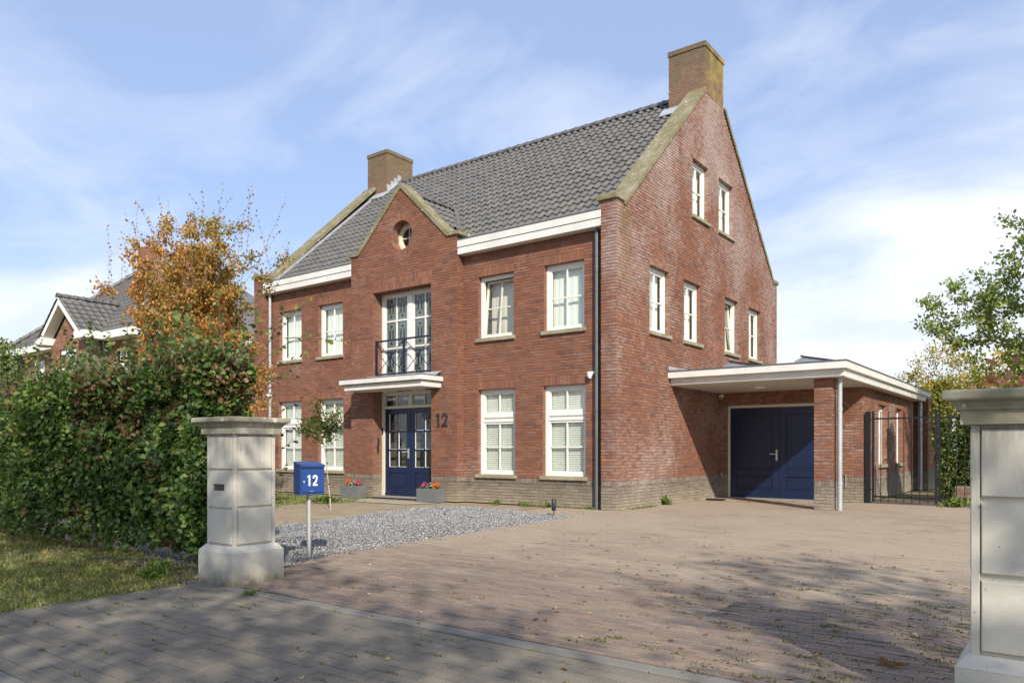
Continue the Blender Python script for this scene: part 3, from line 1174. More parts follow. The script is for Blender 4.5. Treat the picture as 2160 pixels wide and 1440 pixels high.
# bay roof slopes (their tiles run down to left and right)
for s in (-1, 1):
    bs = np.array([-s * 1.0, 0, BS]); bs /= np.linalg.norm(bs)          # up the slope
    U_ = np.array([0, 1.0, 0]) if s > 0 else np.array([0, -1.0, 0])
    nn_ = np.cross(U_, bs)
    base = np.array([BC + s * 1.72, 0.34, BZ - BS * 1.72])
    for r in range(8):
        for cidx in range(9):
            O = base + bs * r * TG + np.array([0, 1, 0]) * ((cidx * tw) if s > 0 else ((cidx + 1) * tw))
            mid = O + bs * TG * 0.5 + U_ * tw / 2
            if mid[2] < bay_main_z(mid[1]) + 0.0: continue
            if (mid[0] - BC) * s < 0.04: continue
            tv = tile_mesh(U_, bs, nn_, random.choice(TILEC), wd=tw)
            n0 = rest.n
            rest.v.extend([(x + O[0], y + O[1], z + O[2]) for x, y, z in tv.v])
            rest.f.extend([tuple(a + n0 for a in f) for f in tv.f]); rest.n += tv.n
            rest.c.extend(tv.c); rest.sm.extend(tv.sm)
rest.build('roof_tiling', 'roof_tile', ROOF, kind='stuff')


def ridge_tiles(p0, p1, parent, pitch=0.335, rad=0.115, skip=()):
    p0, p1 = np.array(p0, float), np.array(p1, float)
    L = np.linalg.norm(p1 - p0); n = max(1, int(round(L / pitch))); d = (p1 - p0) / n; u = d / np.linalg.norm(d)
    side = np.cross(u, Hz); side /= np.linalg.norm(side); up_ = np.cross(side, u)
    for i in range(n):
        m = MB(); seg = 9; vs = []; fs = []
        for j, (tt, rr) in enumerate(((-0.04, rad * 1.05), (0.09, rad * 1.14), (0.11, rad * 1.0), (1.0, rad * 0.93))):
            for k in range(seg):
                th = math.pi * (k / (seg - 1)) * 1.15 - math.pi * 0.075
                vs.append(d * (i + tt) + p0 + side * rr * math.cos(th) + up_ * rr * math.sin(th) * 0.9)
        for j in range(3):
            for k in range(seg - 1):
                fs.append((j * seg + k, j * seg + k + 1, (j + 1) * seg + k + 1, (j + 1) * seg + k))
        m.faces(vs, fs, tuple(1.35 * q_ for q_ in random.choice(TILEC)), True)
        m.poly([vs[k] for k in range(seg)], (0.05, 0.05, 0.05))
        m.build('ridge_tile', 'roof_tile', parent)


ridge_tiles((-0.96, RYR, RZR + 0.02), (-10.9, RYR, RZR + 0.02), ROOF)
ridge_tiles((BC, 0.36, BZ + 0.03), (BC, 1.9, BZ + 0.03), ROOF, rad=0.10)
# valley caps and lead on the right side of the bay roof
vy0 = RY0 + (BZ - BS * 1.66 - RZ0) * rs[1] / rs[2]; vy1 = RY0 + (BZ - RZ0) * rs[1] / rs[2]
for s in (-1, 1):
    A_ = np.array([BC + s * 1.70, max(vy0, 0.36), BZ - BS * 1.70 + 0.03]); B_ = np.array([BC, vy1, BZ + 0.05])
    m_ = A_ + (B_ - A_) * 0.30
    lead = MB()
    q = np.array([s * 0.07, 0.0, 0.0])
    lead.pbox(A_ - q, q * 2, m_ - A_, np.array([0, 0, 0.02]))
    lead.build('valley_lead', 'lead', ROOF)
    ridge_tiles(m_ + np.array([0, 0, 0.03]), B_, ROOF, rad=0.07)
# verge lead along left coping and stepped flashings at the chimneys
b = MB()
b.pbox(np.array([-11.46, RY0, RZ0]) + rn * 0.04, Hx * 0.10, rs * (RLEN * 0.93), rn * 0.05)
b.build('verge_flashing', 'lead', ROOF)
b = MB()
for k in range(4):
    y = CY0 - 0.02 + k * 0.16
    z = bay_main_z(y)
    b.box(-10.93, -10.90, y, y + 0.15, z + 0.02, z + 0.36)
b.pbox(np.array([-10.92, CY0 - 0.12, bay_main_z(CY0 - 0.12)]) + rn * 0.075, Hx * 0.12, rs * 0.85, rn * 0.01)
b.pbox(np.array([-11.86, CY0 - 0.30, bay_main_z(CY0 - 0.30) + 0.10]), Hx * 1.05, np.array([0, 0.27, 0.25]), np.array([0, -0.01, 0.012]))
b.build('chimney_flashing', 'lead', ROOF)
b = MB()
b.pbox(np.array([-1.08, CY0 - 0.30, bay_main_z(CY0 - 0.30) + 0.085]), Hx * 0.72, np.array([0, 0.27, 0.27]), np.array([0, -0.01, 0.012]))
b.pbox(np.array([-0.40, CY0 - 0.13, 9.77]), Hx * 0.43, np.array([0, 0.115, 0.10]), np.array([0, -0.01, 0.012]))
b.box(-0.96, -0.90, CY0 - 0.03, CY0 - 0.01, 10.02, 10.05)
b.build('chimney_flashing', 'lead', ROOF)

# ---------------------------------------------------------------- gutter boards (fascias)
for xa, xb in ((-11.455, -7.69), (-4.09, -0.345)):
    b = MB()
    b.box(xa, xb, 0.0, REC + 0.14, 5.62, 5.772)
    b.box(xa, xb, -0.018, REC + 0.14, 5.780, 5.935)
    b.build('fascia', 'fascia_paint', HOUSE, bevel=0.004)
    b = MB(); b.box(xa, xb, -0.03, 0.03, 5.938, 5.958); b.box(xa, xb, 0.012, 0.1, 5.772, 5.78)
    b.build('gutter_edge', 'zinc_dark', HOUSE)

# ---------------------------------------------------------------- windows


def make_window(frame, hole, kind='cross', rec=0.10, back='curtain', swing=0.0, sill=0.05, name='window', frame_mat='white_paint'):
    O, U, N = (np.array(x, float) for x in frame)
    a, b_, z0, z1 = hole
    W, H = b_ - a, z1 - z0
    O = O + U * a + Hz * z0

    def bx(m, u0, u1, v0, v1, n0, n1):
        m.pbox(O + U * u0 + Hz * v0 + N * n0, U * (u1 - u0), Hz * (v1 - v0), N * (n1 - n0))

    fw = 0.075
    n0, n1 = -rec - 0.09, -rec
    m = MB()
    bx(m, 0, fw, 0, H, n0, n1); bx(m, W - fw, W, 0, H, n0, n1)
    bx(m, fw, W - fw, 0, fw * 0.8, n0, n1); bx(m, fw, W - fw, H - fw, H, n0, n1)
    lights = []
    if kind == 'tall':
        t0 = H * 0.615; t1 = H * 0.705
        bx(m, fw, W - fw, t0, t0 + 0.07, n0, n1 + 0.002)
        bx(m, fw, W - fw, t0 + 0.10, t1 + 0.015, n0, n1 - 0.012)
        lights = [(fw, W - fw, fw * 0.8, t0, True), (fw, W - fw, t1 + 0.015, H - fw, False)]
        bx(m, fw, W - fw, t0 + 0.07, t0 + 0.10, n0, n1 - 0.06)
    else:
        lights = [(fw, W - fw, fw * 0.8, H - fw, True)]
    win = m.build(name, frame_mat, HOUSE, bevel=0.003)
    for (u0, u1, v0, v1, cross) in lights:
        sw = 0.045
        s = MB()
        c, d = -rec - 0.065, -rec - 0.018
        G_ = MB(); BR = MB()
        rot = swing

        def sb(mm, a0, a1, c0, c1, e0, e1):
            # boxes of the sash, tilted inwards about the bottom edge by rot
            p = [(uu, vv, nn_) for uu in (a0, a1) for vv in (c0, c1) for nn_ in (e0, e1)]
            q = []
            for uu, vv, nn_ in p:
                h = vv - v0
                q.append(O + U * uu + Hz * (v0 + h * math.cos(rot) + (nn_ - d) * -math.sin(rot) * 0) + N * (nn_ - h * math.sin(rot)))
            mm.faces([q[0], q[1], q[2], q[3], q[4], q[5], q[6], q[7]],
                     [(0, 1, 3, 2), (4, 6, 7, 5), (0, 4, 5, 1), (2, 3, 7, 6), (0, 2, 6, 4), (1, 5, 7, 3)])

        sb(s, u0, u0 + sw, v0, v1, c, d); sb(s, u1 - sw, u1, v0, v1, c, d)
        sb(s, u0 + sw, u1 - sw, v0, v0 + sw, c, d); sb(s, u0 + sw, u1 - sw, v1 - sw, v1, c, d)
        s.build('sash', frame_mat if not swing else 'cream_paint', win)
        um = (u0 + u1) / 2; vm = (v0 + v1) / 2
        sb(BR, um - 0.013, um + 0.013, v0 + sw, v1 - sw, c + 0.008, d - 0.004)
        if cross:
            sb(BR, u0 + sw, um - 0.013, vm - 0.013, vm + 0.013, c + 0.008, d - 0.004)
            sb(BR, um + 0.013, u1 - sw, vm - 0.013, vm + 0.013, c + 0.008, d - 0.004)
        BR.build('glazing_bars', frame_mat if not swing else 'cream_paint', win)
        gq = [O + U * uu + Hz * vv + N * (c + 0.02 - (vv - v0) * math.sin(rot)) for uu, vv in ((u0 + sw, v0 + sw), (u1 - sw, v0 + sw), (u1 - sw, v1 - sw), (u0 + sw, v1 - sw))]
        G_.poly(gq)
        G_.build('glass', 'glass', win)
        bm_ = MB()
        if back == 'blind':
            y = v0 + 0.01
            while y < v1 - 0.01:
                A = U * (u1 - u0 - 0.02)
                bm_.pbox(O + U * (u0 + 0.01) + Hz * y + N * (-rec - 0.12), A, Hz * 0.041 + N * 0.013, (Hz * -0.013 + N * 0.041) * 0.06)
                y += 0.047
            bm_.build('venetian_blind', 'blind_slat', win, kind='stuff')
        else:
            # gently pleated cloth
            nseg = 26
            for i in range(nseg):
                f0, f1 = i / nseg, (i + 1) / nseg
                if back == 'curtain_half' and 0.42 < f0 < 0.58: continue
                w0 = 0.004 * math.sin(f0 * 34) + 0.002 * math.sin(f0 * 71 + 1); w1 = 0.004 * math.sin(f1 * 34) + 0.002 * math.sin(f1 * 71 + 1)
                dd = -rec - (0.15 if not swing else 0.30)
                p0 = O + U * (u0 + f0 * (u1 - u0)) + N * (dd + w0); p1 = O + U * (u0 + f1 * (u1 - u0)) + N * (dd + w1)
                bm_.poly([p0 + Hz * v0, p1 + Hz * v0, p1 + Hz * v1, p0 + Hz * v1], smooth=True)
            bm_.build('curtain', 'curtain' if not swing else 'curtain_grey', win)
    # dark room box behind
    r_ = MB()
    e0, e1 = -rec - 0.9, n0 - 0.002
    q = lambda u, v, n_: O + U * u + Hz * v + N * n_
    r_.poly([q(0, 0, e0), q(W, 0, e0), q(W, H, e0), q(0, H, e0)])
    r_.poly([q(0, 0, e0), q(0, 0, e1), q(W, 0, e1), q(W, 0, e0)])
    r_.poly([q(0, H, e0), q(0, H, e1), q(W, H, e1), q(W, H, e0)])
    r_.poly([q(0, 0, e0), q(0, 0, e1), q(0, H, e1), q(0, H, e0)])
    r_.poly([q(W, 0, e0), q(W, 0, e1), q(W, H, e1), q(W, H, e0)])
    r_.build('room_recess', 'interior', win)
    if sill is not None:
        s = MB()
        s.pbox(O + U * (-sill) + Hz * (-0.075) + N * (-rec + 0.002), U * (W + 2 * sill), Hz * 0.078, N * (rec + 0.06))
        s.build('sill', 'sill_stone', win, bevel=0.005)
    return win


for i, h_ in enumerate(up_w):
    make_window(FR_F, h_, swing=0.10 if i == 2 else 0.0)
for i, h_ in enumerate(lo_w):
    make_window(FR_F, h_, kind='tall', back='blind')
for i, h_ in enumerate(g_up):
    make_window(FR_G, h_, swing=0.09 if i == 2 else 0.0)
for h_ in g_at:
    make_window(FR_G, h_, back='curtain_half')
for h_ in e_w:
    make_window(FR_E, h_)
for h_ in e_w2:
    make_window(FR_E2, h_)

# round window
b = MB(); ns = 40; yf = 0.25
for (r0, r1, ya, yb) in ((CR - 0.075, CR - 0.002, yf, yf + 0.07), (CR - 0.115, CR - 0.07, yf + 0.02, yf + 0.06)):
    for i in range(ns):
        a0 = 2 * math.pi * i / ns; a1 = 2 * math.pi * (i + 1) / ns
        P_ = lambda r_, a_, y: (CC[0] + r_ * math.cos(a_), y, CC[1] + r_ * math.sin(a_))
        b.poly([P_(r0, a0, ya), P_(r1, a0, ya), P_(r1, a1, ya), P_(r0, a1, ya)])
        b.poly([P_(r0, a0, ya), P_(r0, a1, ya), P_(r0, a1, yb), P_(r0, a0, yb)])
rw = b.build('round_window', 'cream_paint', HOUSE)
b = MB(); b.box(CC[0] - 0.012, CC[0] + 0.012, yf + 0.025, yf + 0.05, CC[1] - CR + 0.1, CC[1] + CR - 0.1)
b.box(CC[0] - CR + 0.1, CC[0] - 0.012, yf + 0.025, yf + 0.05, CC[1] - 0.012, CC[1] + 0.012)
b.box(CC[0] + 0.012, CC[0] + CR - 0.1, yf + 0.025, yf + 0.05, CC[1] - 0.012, CC[1] + 0.012)
b.build('glazing_bars', 'cream_paint', rw)
b = MB(); b.poly([(CC[0] + CR * 0.8 * math.cos(2 * math.pi * i / 32), yf + 0.045, CC[1] + CR * 0.8 * math.sin(2 * math.pi * i / 32)) for i in range(32)])
b.build('glass', 'glass', rw)
b = MB(); b.box(CC[0] - 0.6, CC[0] + 0.6, 0.6, 1.2, 5.8, 6.9); b.build('room_recess', 'interior', rw)

# ---------------------------------------------------------------- French window over the porch, in leaded glass
YF = 0.30
fx0, fx1 = FD[0] + 0.002, FD[1] - 0.002
fm = (fx0 + fx1) / 2
b = MB()
fz0, fz1 = 2.95, 5.078
b.box(fx0, fx0 + 0.085, YF, YF + 0.09, fz0, fz1); b.box(fx1 - 0.085, fx1, YF, YF + 0.09, fz0, fz1)
b.box(fx0 + 0.085, fx1 - 0.085, YF, YF + 0.09, fz1 - 0.07, fz1)
b.box(fm - 0.075, fm + 0.075, YF - 0.005, YF + 0.085, fz0, fz1 - 0.07)
FW = b.build('french_window', 'white_paint', HOUSE, 'tall white French window with leaded glass behind the balcony rail', bevel=0.003)
s_, g_, l_, k_ = MB(), MB(), MB(), MB()
for (a, c) in ((fx0 + 0.085, fm - 0.075), (fm + 0.075, fx1 - 0.085)):
    y0, y1 = YF + 0.02, YF + 0.065
    s_.box(a, a + 0.05, y0, y1, fz0, fz1 - 0.07); s_.box(c - 0.05, c, y0, y1, fz0, fz1 - 0.07)
    s_.box(a + 0.05, c - 0.05, y0, y1, fz1 - 0.115, fz1 - 0.07)
    mid = (a + c) / 2
    s_.box(mid - 0.02, mid + 0.02, y0 + 0.004, y1 - 0.004, fz0, fz1 - 0.115)
    rows = [(4.42, 4.985), (3.74, 4.365), (3.06, 3.685)]
    for (p, q) in ((a + 0.05, mid - 0.02), (mid + 0.02, c - 0.05)):
        for (r0, r1) in rows:
            s_.box(p, q, y0 + 0.002, y1 - 0.002, r0 - 0.045 + 0.0, r0 - 0.005)
            g_.poly([(p, y0 + 0.024, r0 - 0.005), (q, y0 + 0.024, r0 - 0.005), (q, y0 + 0.024, r1 + 0.01), (p, y0 + 0.024, r1 + 0.01)])
            cx, hh, ww = (p + q) / 2, r1 - r0, q - p
            yl = y0 + 0.018
            for f in (0.30, 0.70):
                l_.box(p + 0.03, q - 0.03, yl, yl + 0.005, r0 + hh * f - 0.004, r0 + hh * f + 0.004)
            for u in (p + 0.045, q - 0.045):
                l_.box(u - 0.003, u + 0.003, yl, yl + 0.005, r0 + hh * 0.02, r0 + hh * 0.98)
            for dx in (-0.055, 0.055):
                k_.box(cx + dx - 0.019, cx + dx + 0.019, yl - 0.001, yl + 0.006, r0 + hh * 0.34, r0 + hh * 0.66)
            for fz in (0.17, 0.83):
                zc_ = r0 + hh * fz
                k_.pbox((cx, yl - 0.002, zc_ - 0.045), (0.022, 0, 0.045), (-0.022, 0, 0.045), (0, 0.008, 0))
                l_.box(cx - 0.075, cx + 0.075, yl, yl + 0.005, zc_ - 0.003, zc_ + 0.003)
s_.build('casement', 'white_paint', FW)
g_.build('leaded_glass', 'leaded_glass', FW)
l_.build('lead_lines', 'digit_dark', FW, kind='stuff')
k_.build('dark_glass_pieces', 'dark_glass', FW, kind='stuff')
b = MB(); b.box(fx0, fx1, 0.95, 1.0, fz0, fz1); b.build('room_recess', 'interior', FW)

# ---------------------------------------------------------------- front door
DZ = 2.21
b = MB()
b.box(fx0, fx0 + 0.09, YF, YF + 0.10, 0.04, 2.62); b.box(fx1 - 0.09, fx1, YF, YF + 0.10, 0.04, 2.62)
b.box(fx0 + 0.09, fx1 - 0.09, YF, YF + 0.10, 2.53, 2.62)
b.box(fx0 + 0.09, fx1 - 0.09, YF - 0.006, YF + 0.10, DZ, DZ + 0.065)
for x in (fx0 + 0.52, fx1 - 0.52): b.box(x - 0.02, x + 0.02, YF + 0.01, YF + 0.08, DZ + 0.065, 2.53)
b.box(fm - 0.06, fm + 0.06, YF + 0.002, YF + 0.09, DZ + 0.065, 2.53)
DR = b.build('front_door', 'cream_paint', HOUSE, 'dark blue double front door in a cream frame under the porch roof', bevel=0.003)
b = MB(); b.poly([(fx0 + 0.09, YF + 0.045, DZ + 0.065), (fx1 - 0.09, YF + 0.045, DZ + 0.065), (fx1 - 0.09, YF + 0.045, 2.53), (fx0 + 0.09, YF + 0.045, 2.53)])
g_ = b
LV, PN, TR = MB(), MB(), MB()
for (a, c) in ((fx0 + 0.092, fm - 0.004), (fm + 0.004, fx1 - 0.092)):
    y0, y1 = YF + 0.03, YF + 0.085
    st = 0.135
    gz = [(1.66, 2.08), (1.20, 1.62), (0.76, 1.16)]
    LV.box(a, a + st, y0, y1, 0.05, DZ - 0.003); LV.box(c - st, c, y0, y1, 0.05, DZ - 0.003)
    LV.box(a + st, c - st, y0, y1, 2.08, DZ - 0.003)
    LV.box(a + st, c - st, y0 + 0.001, y1, 0.62, 0.76)
    LV.box(a + st, c - st, y0 + 0.001, y1, 0.05, 0.235)
    LV.box(a + 0.02, c - 0.02, y0 - 0.03, y0, 0.065, 0.11)
    mid = (a + c) / 2
    for (r0, r1) in ((1.62, 1.66), (1.16, 1.20)):
        LV.box(a + st, mid - 0.02, y0 + 0.006, y1, r0, r1); LV.box(mid + 0.02, c - st, y0 + 0.006, y1, r0, r1)
    LV.box(mid - 0.02, mid + 0.02, y0 + 0.005, y1, 0.76, 2.08)
    PN.box(a + st, c - st, y0 + 0.02, y1 - 0.01, 0.235, 0.62)
    PN.box(a + st + 0.035, c - st - 0.035, y0 + 0.006, y0 + 0.03, 0.27, 0.585)
    for (p, q) in ((a + st, mid - 0.02), (mid + 0.02, c - st)):
        for (r0, r1) in gz:
            g_.poly([(p, y0 + 0.03, r0), (q, y0 + 0.03, r0), (q, y0 + 0.03, r1), (p, y0 + 0.03, r1)])
            TR.box(p, p + 0.008, y0 + 0.010, y0 + 0.030, r0, r1)
            TR.box(p + 0.008, q, y0 + 0.010, y0 + 0.030, r0, r0 + 0.008)
g_.build('glass', 'glass', DR)
LV.build('door_leaf', 'blue_paint', DR, bevel=0.003)
PN.build('door_panel', 'blue_paint', DR, bevel=0.004)
TR.build('glazing_bead', 'white_paint', DR)
b = MB()
hx = fm - 0.075
b.box(hx - 0.022, hx + 0.022, YF + 0.012, YF + 0.03, 0.98, 1.22)
b.box(hx - 0.16, hx + 0.02, YF - 0.035, YF - 0.015, 1.125, 1.15); b.box(hx - 0.01, hx + 0.012, YF - 0.02, YF + 0.012, 1.127, 1.148)
b.build('door_handle', 'steel', DR)
# letter-slot hinge plates, curtain strips and hallway behind the glass
b = MB(); b.box(fx0, fx1, 1.6, 1.65, 0.0, 2.6)
b.build('hallway', 'curtain_grey', DR)
b = MB()
for i, xx in enumerate(np.linspace(fx0 + 0.35, fx1 - 0.2, 9)):
    b.box(xx, xx + 0.07, YF + 0.28 + 0.01 * (i % 2), YF + 0.30 + 0.01 * (i % 2), 0.1, 1.75)
b.build('curtain', 'curtain_grey', DR)
b = MB(); b.box(fx0 - 0.05, fx1 + 0.05, 0.0, YF + 0.12, 0.012, 0.045); b.build('door_threshold', 'threshold', DR, bevel=0.004)
b = MB(); b.box(-6.69, -6.63, -0.03, -0.006, 1.29, 1.48); dbell = b.build('doorbell', 'digit_dark', HOUSE, bevel=0.006)
b = MB(); b.box(-6.675, -6.645, -0.034, -0.031, 1.42, 1.45); b.build('camera_lens', 'dark_glass', dbell)
b = MB(); b.box(fx0 + 0.02, fx0 + 0.05, YF - 0.014, YF - 0.001, 1.58, 1.74); b.build('door_sign', 'digit_dark', DR)

# porch roof
b = MB()
px0, px1, py = -7.28, -4.52, -0.75
b.box(px0, px1, py, 0.0 - 0.008, 2.765, 2.875)
b.box(px0 + 0.10, px1 - 0.06, py + 0.085, -0.008, 2.62, 2.755)
porch = b.build('porch_roof', 'fascia_paint', HOUSE, bevel=0.006)
b = MB(); b.box(px0 - 0.008, px1 + 0.008, py - 0.008, -0.008, 2.877, 2.893); b.box(px0 + 0.05, px1 - 0.03, py + 0.05, -0.01, 2.7555, 2.7645)
b.build('zinc_edge', 'zinc_dark', porch)
b = MB(); b.pbox((px0 + 0.2, -0.22, 2.897), (px1 - px0 - 0.25, 0, 0), (0, 0.21, 0.10), (0, -0.005, 0.01)); b.build('flashing', 'lead', porch)
b = MB(); b.box(-5.95, -5.55, -0.62, -0.50, 2.608, 2.619); b.build('porch_vent', 'vent_grey', porch)
b = MB(); b.tube([(-4.50, -0.06, 2.72), (-4.44, -0.10, 2.76), (-4.43, -0.03, 2.62), (-4.43, -0.015, 1.98)], 0.006, 5); b.build('bracket_wire', 'zinc_dark', porch)

# balcony rail
RB = MB()
ry = 0.09
rx0, rx1 = -6.875, -4.905
zt, zb2 = 3.90, 3.03
xs = [rx0 + 0.025, (rx0 + rx1) / 2, rx1 - 0.025]
RB.box(xs[0] - 0.025, xs[0] + 0.025, ry - 0.02, ry + 0.02, 2.93, zt)
rail = RB.build('balcony_rail', 'rail_blue', HOUSE)
for x in xs[1:]:
    m = MB(); m.box(x - 0.025, x + 0.025, ry - 0.02, ry + 0.02, 2.93, zt); m.build('rail_post', 'rail_blue', rail)
for (a, c) in ((xs[0] + 0.025, xs[1] - 0.025), (xs[1] + 0.025, xs[2] - 0.025)):
    for (p_, q_) in ((zt - 0.045, zt - 0.003), (zb2, zb2 + 0.04)):
        m = MB(); m.box(a, c, ry - 0.018, ry + 0.018, p_, q_); m.build('rail_bar', 'rail_blue', rail)
for (a, c) in ((xs[0] + 0.025, xs[1] - 0.025), (xs[1] + 0.025, xs[2] - 0.025)):
    m = MB()
    m.tube([(a, ry, zb2 + 0.04), (c, ry, zt - 0.045)], 0.009, 6); m.tube([(a, ry + 0.01, zt - 0.045), (c, ry + 0.01, zb2 + 0.04)], 0.009, 6)
    cx, cz = (a + c) / 2, (zt + zb2) / 2
    for k in range(8):
        th = k * math.pi / 4
        m.tube([(cx + 0.03 * math.cos(th), ry - 0.01, cz + 0.03 * math.sin(th)), (cx + 0.085 * math.cos(th), ry - 0.01, cz + 0.085 * math.sin(th))], [0.018, 0.008], 5)
    m.tube([(cx, ry - 0.03, cz), (cx, ry + 0.02, cz)], 0.045, 10)
    m.build('crossed_bars', 'rail_blue', rail)


# ---------------------------------------------------------------- digits
def digits(O, U, N, h, mat, parent, depth, w=None):
    O, U, N = (np.array(x, float) for x in (O, U, N))
    w = w or h * 0.42
    st = h * 0.155

    def strip(pts, width, x0):
        m = MB(); n = len(pts)
        L_, R_ = [], []
        for i, p in enumerate(pts):
            a = np.array(pts[max(i - 1, 0)]); c = np.array(pts[min(i + 1, n - 1)])
            d = (c - a) / (np.linalg.norm(c - a) + 1e-9); q = np.array([-d[1], d[0]]) * width / 2
            L_.append(np.array(p) + q); R_.append(np.array(p) - q)
        to = lambda p, k: O + U * (x0 + p[0]) + Hz * p[1] + N * k
        for i in range(n - 1):
            f = [to(L_[i], depth), to(R_[i], depth), to(R_[i + 1], depth), to(L_[i + 1], depth)]
            m.poly(f); m.poly([to(L_[i], 0), to(L_[i + 1], 0), f[3], f[0]]); m.poly([to(R_[i], 0), to(R_[i + 1], 0), f[2], f[1]])
        for i in (0, n - 1):
            m.poly([to(L_[i], 0), to(R_[i], 0), to(R_[i], depth), to(L_[i], depth)])
        return m
    one = strip([(w * 0.38, 0), (w * 0.38, h)], st, 0)
    fl = strip([(w * 0.38 - st / 2, h * 0.93), (w * 0.38 - st * 1.3, h * 0.80)], st * 0.55, 0)
    one.faces(fl.v, fl.f)
    one.build('digit_one', mat, parent)
    x0 = w * 1.02
    pts = []
    r = w * 0.5 - st / 2
    for k in range(13):
        th = math.pi - k * (math.pi * 1.12) / 12
        pts.append((w * 0.5 + r * math.cos(th), h - st / 2 - r + r * math.sin(th)))
    pts = [(w * 0.5 - r, h * 0.70)] + pts + [(w * 0.72, h * 0.42), (w * 0.38, h * 0.23), (w * 0.5 - r, st)]
    two = strip(pts, st, x0)
    base = strip([(w * 0.04, st / 2), (w * 0.98, st / 2)], st, x0)
    two.faces(base.v, base.f)
    two.build('digit_two', mat, parent)


hn = thing('house_number', 'dark metal house number 12 fixed to the brick wall right of the front door', 'house number', (-4.53, -0.01, 1.72))
digits((-4.73, -0.012, 1.72), Hx, -Hy, 0.31, 'digit_dark', hn, 0.02, 0.175)


# ---------------------------------------------------------------- downpipes
def downpipe(x, y, z1, mat, rad=0.042, parent=HOUSE, collars=(0.55, 1.95, 3.35, 4.75), z0=0.0):
    m = MB(); m.tube([(x, y, z0), (x, y, z1)], rad, 14, caps=False)
    p = m.build('downpipe', mat, parent)
    for z in collars:
        if z < z1 - 0.1:
            c = MB(); c.tube([(x, y, z), (x, y, z + 0.02)], rad + 0.008, 14); c.tube([(x, y, z + 0.045), (x, y, z + 0.065)], rad + 0.008, 14); c.tube([(x, y, z + 0.02), (x, y, z + 0.045)], rad + 0.003, 14, caps=False)
            c.box(x - 0.012, x + 0.012, y, y + 0.075, z + 0.01, z + 0.03)
            c.build('pipe_collar', mat, p)
    return p


downpipe(-0.52, 0.135, 5.63, 'zinc_dark')
downpipe(-11.30, 0.135, 5.63, 'zinc_light')
downpipe(3.455, 2.72, 2.60, 'zinc_light', 0.045, collars=(0.5, 1.95))
downpipe(EX + 0.16, 11.9, 2.62, 'zinc_light', 0.055, collars=(0.6, 1.9))

# ---------------------------------------------------------------- carport roof over garage and side wing
b = MB()
RX, RY_, RYE = 3.67, 2.29, 13.4
b.box(0.008, RX, RY_, RYE, 2.75, 2.885)
b.box(0.008, RX - 0.065, RY_ + 0.13, RYE - 0.1, 2.61, 2.665)
b.box(0.008, RX - 0.062, RY_ + 0.135, RY_ + 0.20, 2.665, 2.7499); b.box(RX - 0.13, RX - 0.0625, RY_ + 0.2, RYE - 0.1, 2.665, 2.7499)
cr = b.build('carport_roof', 'fascia_paint', HOUSE, bevel=0.005)
b = MB(); b.box(0.006, RX + 0.012, RY_ - 0.012, RYE, 2.887, 2.912)
b.build('zinc_edge', 'zinc_dark', cr)
b = MB(); b.box(0.01, RX - 0.07, RY_ + 0.205, EY + 0.02, 2.598, 2.609); b.box(EX - 0.05, RX - 0.07, EY + 0.02, 11.6, 2.598, 2.609)
b.build('soffit', 'soffit_paint', cr)
b = MB(); b.box(1.735, 1.740, RY_ - 0.003, RY_ + 0.05, 2.75, 2.885); b.build('fascia_joint', 'vent_grey', cr)
b = MB(); b.pbox((0.012, RY_ + 0.02, 2.914), (0.01, 0, 0), (0, RYE - RY_ - 0.4, 0), (0, 0, 0.10)); b.pbox((0.01, RY_ + 0.02, 2.92), (0.30, 0, -0.005), (0, 0.30, 0.0), (0, 0, 0.035))
b.build('flashing', 'lead', cr)
for (x, y) in ((0.33, 5.2), (2.06, 5.2)):
    sp = thing('solar_panel', 'grey wedge shaped solar panel lying on the flat roof, ' + ('against the gable wall' if x < 1 else 'standing clear against the sky'), 'solar panel', (x, y, 2.914), 'solar panels on the flat carport roof')
    m = MB()
    vs = [(x - 0.35, y, 2.914), (x + 0.95, y, 2.914), (x + 0.95, y + 1.6, 2.914), (x - 0.35, y + 1.6, 2.914),
          (x - 0.19, y, 3.27), (x - 0.02, y, 3.355), (x - 0.02, y + 1.6, 3.355), (x - 0.19, y + 1.6, 3.27)]
    m.faces(vs, [(0, 1, 5, 4), (0, 4, 7, 3), (3, 7, 6, 2), (4, 5, 6, 7)])
    m.faces([(x + 0.95, y, 2.914), (x + 0.95, y, 3.15), (x - 0.02, y, 3.355)], [(0, 1, 2)])
    m.build('side_plate', 'solar', sp)
    m = MB(); m.pbox((x - 0.02, y - 0.02, 3.355), (0.98, 0, -0.20), (0, 1.64, 0), (0.012, 0, 0.03)); m.build('panel_face', 'digit_dark', sp)
    m = MB(); m.box(x - 0.06, x - 0.02, y - 0.015, y + 0.03, 3.36, 3.40); m.build('clamp', 'digit_dark', sp)

